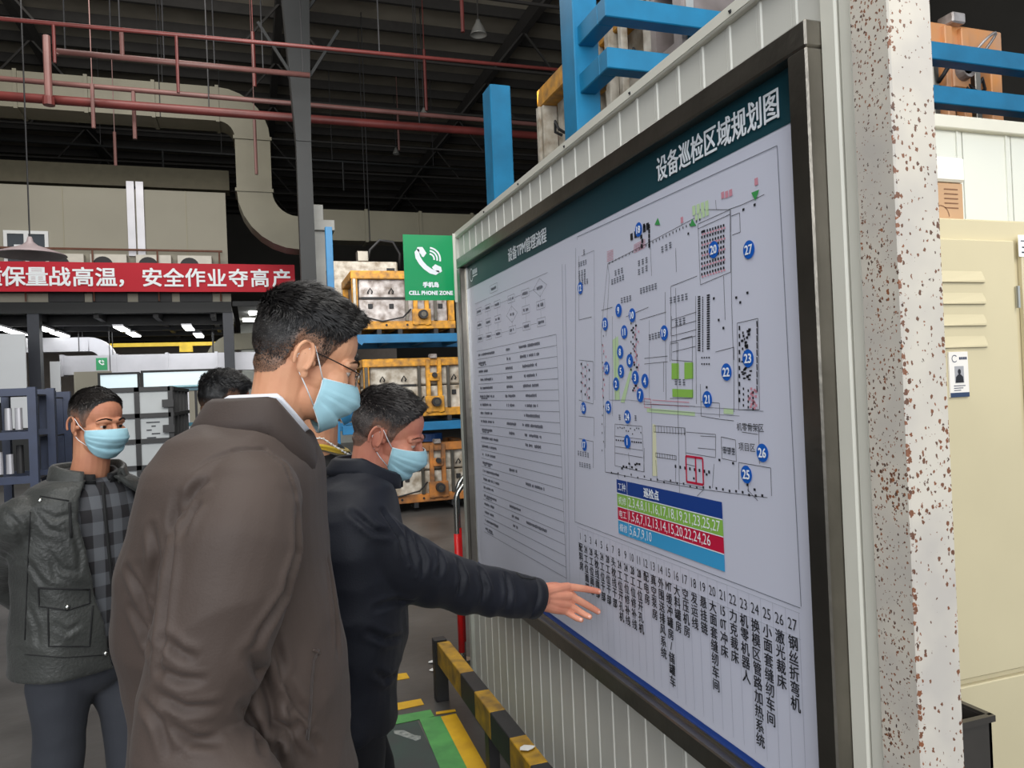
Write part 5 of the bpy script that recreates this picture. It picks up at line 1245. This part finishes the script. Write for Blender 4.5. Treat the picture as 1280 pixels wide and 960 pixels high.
hipA = [at(300, 1050, 1.42), at(300, 1050, 1.60)]; ftA = [Vector((hipA[0].x, hipA[0].y-.0, .08)), Vector((hipA[1].x+.06, hipA[1].y, .08))]
for h, ft in zip(hipA, ftA): chain(mb, [h+Vector((0, 0, .05)), Vector((h.x+.02, h.y, .5)), ft], [.066, .045, .036])
bodyA = remesh(mb, .010, 3)
mh = MB(); hand_into(mh, wrR, (1, .15, -.25), (0, -1, .1), -1); hand_into(mh, wrL, (1, -.2, -.2), (0, 1, .1), 1); handA = remesh(mh, .003, 2)
I4 = Matrix.Identity(4)
link('body', bm_from([(hmA, HA), (bodyA, I4), (handA, I4)]), M_skin, A)
make_hair(hmA, HA, A, top=.021, side=.005, n=15000, length=.026, dark=(16, 14, 14), grey=(70, 66, 64), greyfade=.3, seed=1, front=.012)
make_mask(HA, A, drop=.011); make_face(HA, A)
# glasses: two rimless lenses, bridge, temples
gl = MB(); Hm = HA
for sg in (-1, 1):
    lens = [Vector((.108-.006*abs(math.cos(t*PI/12)), sg*.034+.026*math.cos(t*PI/12), .002+.018*math.sin(t*PI/12)+.0)) for t in range(24)]
    for v in lens: v.x = .107-.25*max(0, abs(v.y)-.03)
    o = MB().prism([Hm @ v for v in lens], Hm.to_3x3() @ Vector((1, 0, 0)), .0016).build('glasses_lens', M_lens, A, fix=False)
    gl.tube([Hm @ v for v in lens]+[Hm @ lens[0]], .0010, 6)
    MB().tube([Hm @ Vector((.1005, sg*.060, .008)), Hm @ Vector((.090, sg*.071, .010)), Hm @ Vector((.040, sg*.080, .016)), Hm @ Vector((.0, sg*.085, .020)), Hm @ Vector((-.018, sg*.086, .010))], .0013, 6).build('glasses_temple', M_iris, A, smooth=True)
gl.tube([Hm @ Vector((.107, -.010, .006)), Hm @ Vector((.110, 0, .009)), Hm @ Vector((.107, .010, .006))], .0012, 6); gl.build('glasses_rim', M_steel, A, smooth=True)
# coat
mb = MB()
coat = torso_px([(512, 290, 345, .070, .0), (526, 262, 362, .11, .0), (545, 226, 384, .17), (586, 203, 398, .225), (644, 188, 402, .235), (700, 165, 408, .22), (773, 153, 422, .20), (830, 166, 433, .19), (873, 176, 434, .19), (921, 176, 434, .20), (960, 172, 440, .205), (1060, 165, 446, .21), (1090, 172, 440, .20)], 1.50, .2, 34)
mb.loft(coat)
chain(mb, [at(312, 628, 1.34), at(302, 670, 1.31), at(282, 735, 1.29), at(262, 800, 1.28), at(240, 870, 1.275), at(222, 930, 1.27)], [.088, .102, .104, .098, .088, .080], 24)
chain(mb, [at(222, 930, 1.27), at(270, 965, 1.25), at(318, 1025, 1.22), at(348, 1070, 1.215)], [.080, .082, .074, .062], 20)
chain(mb, [shL+Vector((0,0,-.02)), shL.lerp(elL, .5), elL, wrL.lerp(elL, .1)], [.10, .10, .085, .075], 20)
me = remesh(mb, .0055, 8)
armP, armQ = at(310, 600, 1.25), at(225, 930, 1.2)
def wA(p):
    d = 0
    q = Vector((p.x*2.2+p.z*1.8, p.y*2.2, p.z*3.6-p.x*2.6)); d += .0085*noise.noise(q)+.0045*(ridged(q*1.9, (1, 1, 1), 5)-.5)
    low = sstep((1.18-p.z)/.25); d += low*.009*(ridged(Vector((p.x*3, p.y*3, p.z*9-p.x*5)), (1, 1, 1), 2)-.5)
    return d
wrinkle(me, wA)
crease(me, [[(224, 622), (216, 680), (208, 740), (201, 800), (196, 850)], [(372, 640), (371, 690), (355, 745), (330, 785), (314, 818)]], .012, .009)
crease(me, [[(314, 818), (330, 850), (340, 880), (343, 905), (366, 915), (380, 955)]], .020, .011)
crease(me, [[(240, 590), (262, 575), (296, 563), (330, 562), (356, 580), (368, 612), (372, 645)]], .004, .004)
crease(me, [[(228, 640), (245, 612), (262, 596)], [(226, 668), (240, 640), (252, 625)], [(205, 800), (228, 818), (250, 826)], [(198, 838), (225, 850), (262, 850)], [(196, 868), (232, 886), (280, 884)],
   [(160, 712), (176, 740), (186, 775)], [(165, 760), (182, 790), (190, 820)], [(190, 660), (196, 700), (190, 745)], [(300, 880), (320, 910), (330, 950)], [(352, 920), (345, 940), (350, 958)], [(210, 905), (240, 925), (285, 930)],
   [(180, 880), (200, 905), (214, 950)], [(410, 700), (418, 760), (424, 830)], [(355, 850), (372, 880), (392, 905)], [(352, 870), (380, 915), (405, 940)], [(345, 800), (352, 830), (356, 860)]], .0085, .008)
link('coat', me, M_brown, A)
# coat collar, shirt collar, pocket welt, armhole seam
cc = at(329, 532, 1.50)
NA = (neckA[1]-Vector(HA.translation)).normalized()
collar(A, cc+Vector((-.004,0,-.005)), .098, .104, (1, .05, 0), (-.05, 1, 0), .060, M_brownc, 12, 348, .036, .062, 'coat_collar', (.30, .0, 0), front_drop=.100)
collar(A, cc+Vector((.004,0,.012)), .078, .076, (1, .05, 0), (-.05, 1, 0), .050, M_shirt, 20, 340, .010, .020, 'shirt_collar', (.42, .0, 0), front_drop=.075)
for k, (pts, m_) in enumerate((([(391, 822, 1.28), (389, 845, 1.275), (388, 870, 1.27), (385, 900, 1.27), (382, 925, 1.27)], M_brownlin),)):
    pass
bvh = BVHTree.FromPolygons([v.co for v in me.vertices], [tuple(p.vertices) for p in me.polygons])
def seam(bv, pts, r, name, m_, root, lift=.0015, n=6):
    q = []
    for a, b in zip(pts[:-1], pts[1:]):
        for k in range(n): q.append(on_surf(bv, a[0]+(b[0]-a[0])*k/n, a[1]+(b[1]-a[1])*k/n, lift))
    q.append(on_surf(bv, *pts[-1], lift)); q = [v for v in q if v]
    if len(q) > 1: return MB().tube(q, r, 6).build(name, m_, root, smooth=True)
seam(bvh, [(398, 812), (392, 826), (389, 860), (388, 890), (384, 925)], .0028, 'pocket_welt', M_brownlin, A, .001)
seam(bvh, [(391, 812), (399, 817)], .003, 'pocket_stay', M_brown, A)
# dark open front edge / lapel running down from the collar
legs(A, hipA, ftA, math.radians(5), M_trs2)

# ============ pointing man: navy jacket ============
B = person((.35, 2.1), 'man in navy jacket pointing at the notice board with his right hand')
HB_ = headmat(at(485, 546, 2.20), -20, 21, 4, 1.0)
neckB = [at(464, 592, 2.20), at(447, 625, 2.17)]
hmB = head_mesh(HB_, neckB, .062, 1.08)
mb = MB(); mb.loft(torso_px([(625, 415, 475, .10), (665, 400, 485, .17), (740, 395, 495, .16), (900, 395, 485, .15)], 2.12, .18))
shB = at(452, 680, 2.0); wr = at(680, 749, 2.37)
chain(mb, [shB, at(560, 728, 2.17), wr], [.055, .045, .029]); 
elL, wrL = at(425, 850, 2.42), at(428, 950, 2.40); chain(mb, [at(440, 690, 2.30), elL, wrL], [.06, .045, .03])
hipB = [at(430, 900, 2.04), at(430, 900, 2.22)]; ftB = [Vector((hipB[0].x+.02, hipB[0].y, .08)), Vector((hipB[1].x+.10, hipB[1].y, .08))]
for h, ft in zip(hipB, ftB): chain(mb, [h, Vector((h.x+.02, h.y, .5)), ft], [.066, .045, .036])
bodyB = remesh(mb, .010, 3)
mh = MB()
W2 = at(676, 748, 2.35); 
KN = [((709.5, 733.5), 2.425), ((712.5, 745), 2.415), ((710.5, 755.5), 2.41), ((705, 763), 2.405)]
FG = [[((724.5, 735), 2.445), ((737, 737), 2.465), ((748, 739.3), 2.475)], [((729, 753.5), 2.435), ((739, 759.5), 2.45), ((747.5, 764.5), 2.455)],
      [((722.5, 763), 2.42), ((731, 768.5), 2.42), ((737, 771), 2.415)], [((714.5, 769), 2.405), ((721, 773), 2.40), ((726.5, 775), 2.395)]]
for k in range(4):
    kn = at(*KN[k][0], KN[k][1]); base = at(684, 739+k*6.0, 2.365); chain(mh, [at(672, 743+k*3.4, 2.34), base, base.lerp(kn, .55), kn], [.022, .0200, .0180, .0140], 12)
    q = [kn]+[at(*p, d) for p, d in FG[k]]; r = (.0116, .0118, .0112, .0100)[k]; chain(mh, q, [r*1.1, r, r*.93, r*.82], 12)
chain(mh, [at(683, 735, 2.40), at(696, 733, 2.44), at(708, 738, 2.465), at(718, 745, 2.475)], [.017, .015, .012, .010], 12)   # thumb on the board side
chain(mh, [at(655, 748, 2.30), W2], [.030, .030], 14)
handB = remesh(mh, .0022, 2)
mh = MB(); hand_into(mh, wrL, (.3, 0, -1), (.2, .9, 0), 1); handB2 = remesh(mh, .003, 2)
link('body', bm_from([(hmB, HB_), (bodyB, I4), (handB, I4), (handB2, I4)]), M_skin2, B)
for k in range(4):                                          # nails of the pointing hand
    a = at(*FG[k][-1][0], FG[k][-1][1]); b = at(*FG[k][-2][0], FG[k][-2][1]); d = (a-b).normalized(); r = (.0116, .0118, .0112, .0100)[k]*.82
    n_ = (-ray(740, 755)).normalized(); n_ = (n_-d*n_.dot(d)).normalized(); mb = MB(); t = d.cross(n_); c_ = a+n_*(r*.80)
    mb.loft([[c_+d*(-.004+.008*i/4)+t*(x*.0048)+n_*(.0020*(1-x*x)) for x in (-1, -.5, 0, .5, 1)] for i in range(5)], closed=False); mb.build('fingernail', mat('nail', (224, 170, 152), .3, var=0), B, smooth=True)
make_hair(hmB, HB_, B, top=.014, side=.005, recede=.006, n=12000, length=.020, dark=(34, 30, 30), grey=(98, 90, 86), greyfade=.6, seed=4, front=.004, skin=(190, 140, 115))
make_mask(HB_, B); make_face(HB_, B, brow=(60, 50, 46), gaze=(1, 0, -.6))
mb = MB()
mb.loft(torso_px([(585, 418, 478, .075, 0.03), (603, 402, 492, .11, .02), (635, 388, 498, .18), (680, 380, 504, .22), (750, 378, 510, .21), (800, 378, 507, .20), (847, 378, 499, .19), (893, 376, 497, .19), (903, 378, 495, .18)], 2.12, .2, 30))
chain(mb, [at(450, 672, 2.02), at(480, 696, 2.06), at(515, 712, 2.10), at(568, 732, 2.19), at(620, 741, 2.27), at(662, 747, 2.34)], [.095, .100, .094, .075, .070, .061], 24)
chain(mb, [at(440, 690, 2.30), elL, wrL.lerp(elL, .15)], [.095, .08, .065], 20)
me = remesh(mb, .0065, 6)
aP, aQ = at(500, 705, 2.1), at(668, 748, 2.345); aD = (aQ-aP).normalized()
def wB(p):
    t = (p-aP).dot(aD); on = sstep(t/.08)*(1-sstep((t-.50)/.05)); d = .008*noise.noise(p*5.5)+.004*(ridged(p, (9, 9, 9), 2)-.5)
    d += on*.009*(ridged(Vector((t*14+p.z*9, p.y*3, p.z*5)), (1, 1, 1), 9)-.5); return d
wrinkle(me, wB)
crease(me, [[(508, 664), (515, 690), (520, 712)], [(520, 672), (530, 700), (528, 725)], [(548, 690), (552, 708), (548, 722)], [(572, 700), (578, 722), (574, 748)], [(478, 640), (500, 672), (508, 700)], [(470, 760), (492, 752), (520, 752)],
   [(600, 712), (606, 735), (602, 758)], [(632, 718), (637, 740), (634, 764)], [(440, 640), (470, 664), (492, 668)], [(460, 790), (485, 800), (505, 795)], [(470, 840), (484, 850), (497, 842)]], .010, .008)
link('jacket', me, M_navy, B)
# cuff band and collar, coat tail
MB().loft([ell(aQ+aD*x, aD.cross(Vector((0, 0, 1))).normalized(), aD.cross(aD.cross(Vector((0, 0, 1)))).normalized(), r, r*.98, 28, 2) for x, r in ((-.03, .060), (-.02, .0645), (.004, .0640), (.006, .058), (-.01, .050), (-.03, .050))]).build('cuff', M_navy, B, smooth=True)
collar(B, at(455, 596, 2.18), .094, .086, (.93, -.37, 0), (.37, .93, 0), .062, M_navy, 6, 354, .030, .045, 'jacket_collar', (.40, -.12, 0), front_drop=.055)
legs(B, hipB, ftB, math.radians(-5), M_trs2, hr=.125)
bvB = BVHTree.FromPolygons([v.co for v in me.vertices], [tuple(p.vertices) for p in me.polygons])
seam(bvB, [(645, 716), (652, 722), (664, 724), (672, 722)], .0022, 'cuff_tab', M_blackj, B)

# ============ left man: grey parka over plaid cardigan ============
YC = -52
Cc = person((-1.0, 2.4), 'man in open dark grey parka and plaid cardigan at left, hands behind back')
HC = headmat(at(122, 532, 2.76), -46, 5, 0, .98)
fC = Vector((math.cos(math.radians(YC)), math.sin(math.radians(YC)), 0)); lC = Vector((-fC.y, fC.x, 0))
nb = at(111, 596, 2.78); neckC = [at(115, 575, 2.77), nb]
hmC = head_mesh(HC, neckC, .062, 1.1)
def ringC(px, py, D, wl, df, p=2.3, fwd=0.0): return ell(at(px, py, D)+fC*fwd, fC, lC, df, wl, 48, p)
mb = MB(); rowsC = [(606, 112, .09, .06), (622, 110, .14, .09), (645, 108, .185, .12), (720, 108, .165, .125), (790, 108, .160, .12), (812, 108, .14, .10)]
mb.loft([ringC(x, y, 2.78, a, b) for y, x, a, b in rowsC])
shCr, shCl = at(108, 628, 2.78)-lC*.215, at(108, 628, 2.78)+lC*.215
elCr = at(-2, 722, 2.88); elCl = at(194, 715, 2.90); wrCr = at(70, 775, 3.04); wrCl = at(130, 775, 2.99)
zd = Vector((0, 0, -.05)); chain(mb, [shCr+zd, elCr, wrCr], [.045, .042, .03]); chain(mb, [shCl+zd, elCl, wrCl], [.045, .042, .03])
hipC = [at(108, 838, 2.78)-lC*.09, at(108, 838, 2.78)+lC*.09]; ftC = [Vector((h.x, h.y, .08))+o_ for h, o_ in zip(hipC, (fC*-.02-lC*.03, fC*.05+lC*.04))]
for h, ft in zip(hipC, ftC): chain(mb, [h, (h+ft)/2, ft], [.066, .045, .036])
mh = MB(); hand_into(mh, wrCr, (1, .1, -.3), -fC, 1); hand_into(mh, wrCl, (-1, .1, -.3), -fC, -1); 
link('body', bm_from([(hmC, HC), (remesh(mb, .010, 3), I4), (remesh(mh, .003, 2), I4)]), M_skin3, Cc)
make_hair(hmC, HC, Cc, top=.009, side=.004, recede=.014, n=9000, length=.014, dark=(36, 32, 30), grey=(110, 104, 100), greyfade=.5, seed=7, front=.0, skin=(180, 128, 100))
make_mask(HC, Cc); make_face(HC, Cc, brow=(46, 38, 34), gaze=(1, -.1, -.05))
mb = MB(); mb.loft([ringC(x, y, 2.78, a, b) for y, x, a, b in ((597, 112, .085, .075), (612, 110, .15, .115), (640, 108, .19, .140), (720, 108, .180, .150), (790, 108, .180, .155), (812, 108, .175, .150))]); me = remesh(mb, .009, 3)
wrinkle(me, lambda p: .004*noise.noise(p*8)); link('plaid_cardigan', me, M_plaid, Cc)
bvC = BVHTree.FromPolygons([v.co for v in me.vertices], [tuple(p.vertices) for p in me.polygons])
seam(bvC, [(128, 604), (133, 660), (139, 720), (146, 795)], .006, 'cardigan_placket', M_blackj, Cc, .001)
# parka: shell open at the front
def shell(rows, D, gap, th=.018):
    """rows: (y, px, lateral, front/back); gap: per-row (right_edge_deg, left_edge_deg) measured from the front"""
    outer = []; n = 56; N_ = 30; ys = [r[0] for r in rows]; tab = [(-r[0],)+tuple(r[1:]) for r in rows]; gt = [(-g[0],)+tuple(g[1:]) for g in gap]
    vo, vi = [], []
    for i in range(N_+1):
        y = ys[0]+(ys[-1]-ys[0])*i/N_; px, a, b = interp(tab, -y); g0, g1 = interp(gt, -y); c_ = at(px, y, D); ro, ri = [], []
        for j in range(n+1):
            t = math.radians(g0+(360-g0-g1)*j/n); ct, st = math.cos(t), math.sin(t); k = (abs(ct)**2.4+abs(st)**2.4)**(-1/2.4); d = fC*ct*k*b+lC*st*k*a; ro.append(c_+d); ri.append(c_+d*(1-th/d.length))
        vo.append(ro); vi.append(ri)
    mb = MB(); rings = [a+b[::-1] for a, b in zip(vo, vi)]; mb.loft(rings); return mb
# with t measured from the front towards his left; his right edge is at 360-g1
mb = shell([(596, 110, .135, .110), (603, 109, .185, .128), (620, 108, .230, .150), (650, 107, .238, .170), (720, 107, .236, .182), (800, 106, .240, .190), (824, 106, .245, .190)], 2.78,
           [(600, 22, 24), (640, 40, 26), (720, 36, 16), (780, 26, 6), (829, 22, 0)])
chain(mb, [shCr+Vector((0, 0, -.03)), shCr.lerp(elCr, .5), elCr], [.085, .083, .072], 20); chain(mb, [elCr, wrCr.lerp(elCr, .2)], [.072, .060], 18)
chain(mb, [shCl+Vector((0, 0, -.03)), shCl.lerp(elCl, .5), elCl], [.085, .078, .068], 20); chain(mb, [elCl, wrCl.lerp(elCl, .2)], [.068, .058], 18)
me = remesh(mb, .0065, 3)
def wC(p): return .005*noise.noise(Vector((p.x*7, p.y*7, p.z*9)))+.004*(ridged(Vector((p.x*9+p.z*5, p.y*9, p.z*10)), (1, 1, 1), 4)-.5)
wrinkle(me, wC)
crease(me, [[(44, 640), (60, 662), (84, 668)], [(60, 690), (78, 712), (104, 716)], [(90, 660), (100, 690), (100, 724)], [(34, 700), (48, 722), (58, 735)], [(36, 760), (46, 785), (48, 812)], [(110, 640), (118, 680), (122, 730)],
   [(70, 780), (84, 790), (104, 778)], [(6, 640), (22, 655), (30, 680)], [(4, 690), (16, 700), (30, 700)], [(52, 640), (70, 648), (96, 640)], [(64, 700), (70, 722), (92, 730)]], .0055, .009)
link('parka', me, M_grey_j, Cc)
bvC = BVHTree.FromPolygons([v.co for v in me.vertices], [tuple(p.vertices) for p in me.polygons])
collar(Cc, at(112, 603, 2.78), .100, .108, fC, lC, .070, M_grey_j, 34, 326, .030, .055, 'parka_collar', (-.02, .05, 0), front_drop=.03)
collar(Cc, at(112, 603, 2.78), .082, .082, fC, lC, .050, M_blackj, 16, 344, .016, .03, 'inner_collar', (-.02, .05, 0), front_drop=.02)
for pts, nm, r in (([(48, 735), (112, 737)], 'pocket_flap_edge', .0035), ([(48, 735), (49, 758), (84, 763), (112, 754), (112, 737)], 'pocket_flap_edge', .0028), ([(60, 760), (61, 808), (112, 808), (116, 757)], 'pocket_seam', .0028), ([(87, 628), (89, 672)], 'chest_zip', .0045), ([(50, 620), (86, 626)], 'yoke_seam', .0025), ([(38, 640), (35, 700), (31, 800)], 'side_seam', .002), ([(30, 818), (80, 822), (140, 818)], 'hem_stitch', .002), ([(118, 640), (128, 720), (134, 812)], 'front_zip', .003), ([(172, 590), (174, 630), (170, 690)], 'front_zip', .003)):
    seam(bvC, pts, r, nm, M_blackj, Cc, .001)
for x, y in ((84, 759), (50, 626), (132, 817)):
    p = on_surf(bvC, x, y, .003)
    if p: MB().sphere(p, (.008, .006, .008), 12, 8).build('snap_button', M_steelb, Cc, smooth=True)
legs(Cc, hipC, ftC, math.radians(YC), M_trs, r0=.108, r1=.080)

# ============ man mostly hidden behind: black hair ============
Dd = person((-.8, 2.9), 'black-haired person in black behind the shoulder of brown coat')
HD = headmat(at(282, 508, 3.20), 30, 12, 0, 1.0); hmD = head_mesh(HD, [at(272, 555, 3.24), at(266, 590, 3.26)], .058)
mb = MB(); mb.loft(torso_px([(575, 235, 300, .09), (600, 215, 320, .16), (700, 205, 325, .15), (860, 210, 320, .14)], 3.26, .15, 16))
hipD = [at(265, 850, 3.16), at(265, 850, 3.34)]; ftD = [Vector((h.x, h.y, .08)) for h in hipD]
for h, ft in zip(hipD, ftD): chain(mb, [h, (h+ft)/2, ft], [.066, .045, .036])
mh = MB(); wD1, wD2 = at(262, 850, 3.04), at(275, 850, 3.50); hand_into(mh, wD1, (0, 0, -1), (0, -1, 0), 1); hand_into(mh, wD2, (0, 0, -1), (0, 1, 0), -1)
chain(mb, [at(255, 620, 3.10), at(250, 740, 3.05), wD1], [.06, .045, .03]); chain(mb, [at(275, 620, 3.44), at(268, 740, 3.50), wD2], [.06, .045, .03])
link('body', bm_from([(hmD, HD), (remesh(mb, .012, 3), I4), (remesh(mh, .003, 2), I4)]), M_skin2, Dd)
make_hair(hmD, HD, Dd, top=.022, side=.008, n=6000, length=.024, seed=9, dark=(14, 13, 14)); make_mask(HD, Dd); make_face(HD, Dd)
mb = MB(); mb.loft(torso_px([(556, 250, 292, .07), (575, 214, 315, .12), (600, 196, 330, .20), (700, 188, 335, .21), (850, 192, 330, .19)], 3.26, .15, 20))
chain(mb, [at(245, 610, 3.08), at(245, 740, 3.04), wD1.lerp(at(245, 740, 3.04), .15)], [.085, .075, .06]); chain(mb, [at(275, 610, 3.46), at(268, 740, 3.50), wD2.lerp(at(268, 740, 3.50), .15)], [.085, .075, .06])
me = remesh(mb, .010, 4); wrinkle(me, lambda p: .008*noise.noise(p*6)); link('jacket', me, M_blackj, Dd)
collar(Dd, at(270, 572, 3.25), .085, .085, (.87, .5, 0), (-.5, .87, 0), .045, M_blackj, 14, 346, .025, .03, 'jacket_collar'); legs(Dd, hipD, ftD, math.radians(30), M_trs2)

# ============ person between brown coat and navy jacket ============
Ee = person((.0, 2.7), 'masked person with beaded neck cord and yellow collar between the two men')
HE = headmat(at(411, 486, 2.62), -8, 10, 0, 1.0); nE = [at(402, 540, 2.66), at(397, 580, 2.68)]; hmE = head_mesh(HE, nE, .058)
mb = MB(); mb.loft(torso_px([(575, 355, 425, .09), (600, 335, 440, .16), (700, 330, 440, .15), (860, 335, 440, .14)], 2.72, .15, 16))
hipE = [at(388, 860, 2.64), at(388, 860, 2.84)]; ftE = [Vector((h.x, h.y, .08)) for h in hipE]
for h, ft in zip(hipE, ftE): chain(mb, [h, (h+ft)/2, ft], [.066, .045, .036])
wE1, wE2 = at(400, 850, 2.52), at(410, 850, 2.98); mh = MB(); hand_into(mh, wE1, (0, 0, -1), (0, -1, 0), 1); hand_into(mh, wE2, (0, 0, -1), (0, 1, 0), -1)
chain(mb, [at(385, 625, 2.58), at(380, 740, 2.53), wE1], [.06, .045, .03]); chain(mb, [at(400, 625, 2.90), at(395, 740, 2.96), wE2], [.06, .045, .03])
link('body', bm_from([(hmE, HE), (remesh(mb, .012, 3), I4), (remesh(mh, .003, 2), I4)]), M_skin, Ee)
make_hair(hmE, HE, Ee, top=.018, side=.006, n=6000, length=.022, seed=11); m_ = make_mask(HE, Ee); m_.data.materials.clear(); m_.data.materials.append(mat('mask_deep_blue', (70, 156, 206), .7, var=.03)); make_face(HE, Ee)
mb = MB(); mb.loft(torso_px([(556, 376, 424, .07), (568, 350, 440, .11), (590, 326, 455, .18), (640, 318, 460, .21), (850, 320, 455, .19)], 2.72, .15, 20))
chain(mb, [at(385, 625, 2.56), at(378, 740, 2.52), wE1.lerp(at(378, 740, 2.52), .15)], [.085, .075, .06]); chain(mb, [at(400, 625, 2.92), at(395, 740, 2.98), wE2.lerp(at(395, 740, 2.98), .15)], [.085, .075, .06])
me = remesh(mb, .009, 4); wrinkle(me, lambda p: .008*noise.noise(p*6)); link('jacket', me, M_blackj, Ee)
fE = Vector((math.cos(math.radians(-8)), math.sin(math.radians(-8)), 0)); lE = Vector((-fE.y, fE.x, 0)); nc = at(401, 562, 2.68)
collar(Ee, nc+fE*.01, .078, .078, fE, lE, .022, M_yshirt, 6, 354, .010, .012, 'yellow_collar', (.25, 0, 0), front_drop=.03)
cord = []
for k in range(46):
    a = math.radians(-172+k*344/45); fr = max(0, math.cos(a)); r = .088; cord.append(nc+fE*(r*math.cos(a)*1.12+.012)+lE*r*math.sin(a)+Vector((0, 0, .045-.075*fr)))
MB().tube(cord, .0022, 6).build('neck_cord', M_white, Ee, smooth=True)
bm_ = MB().sphere((0, 0, 0), .0046, 8, 6).mesh('bead'); bm_.shade_smooth()
for k, p in enumerate(cord[4:-4:1]):
    b_ = link('bead', bm_ if k % 3 else bm_, None, Ee); b_.location = p-Vector((0, 0, 0)); 
    if not bm_.materials: bm_.materials.append(mat('bead_pearl', (220, 214, 200), .3, var=0))
legs(Ee, hipE, ftE, 0.0, M_trs2)
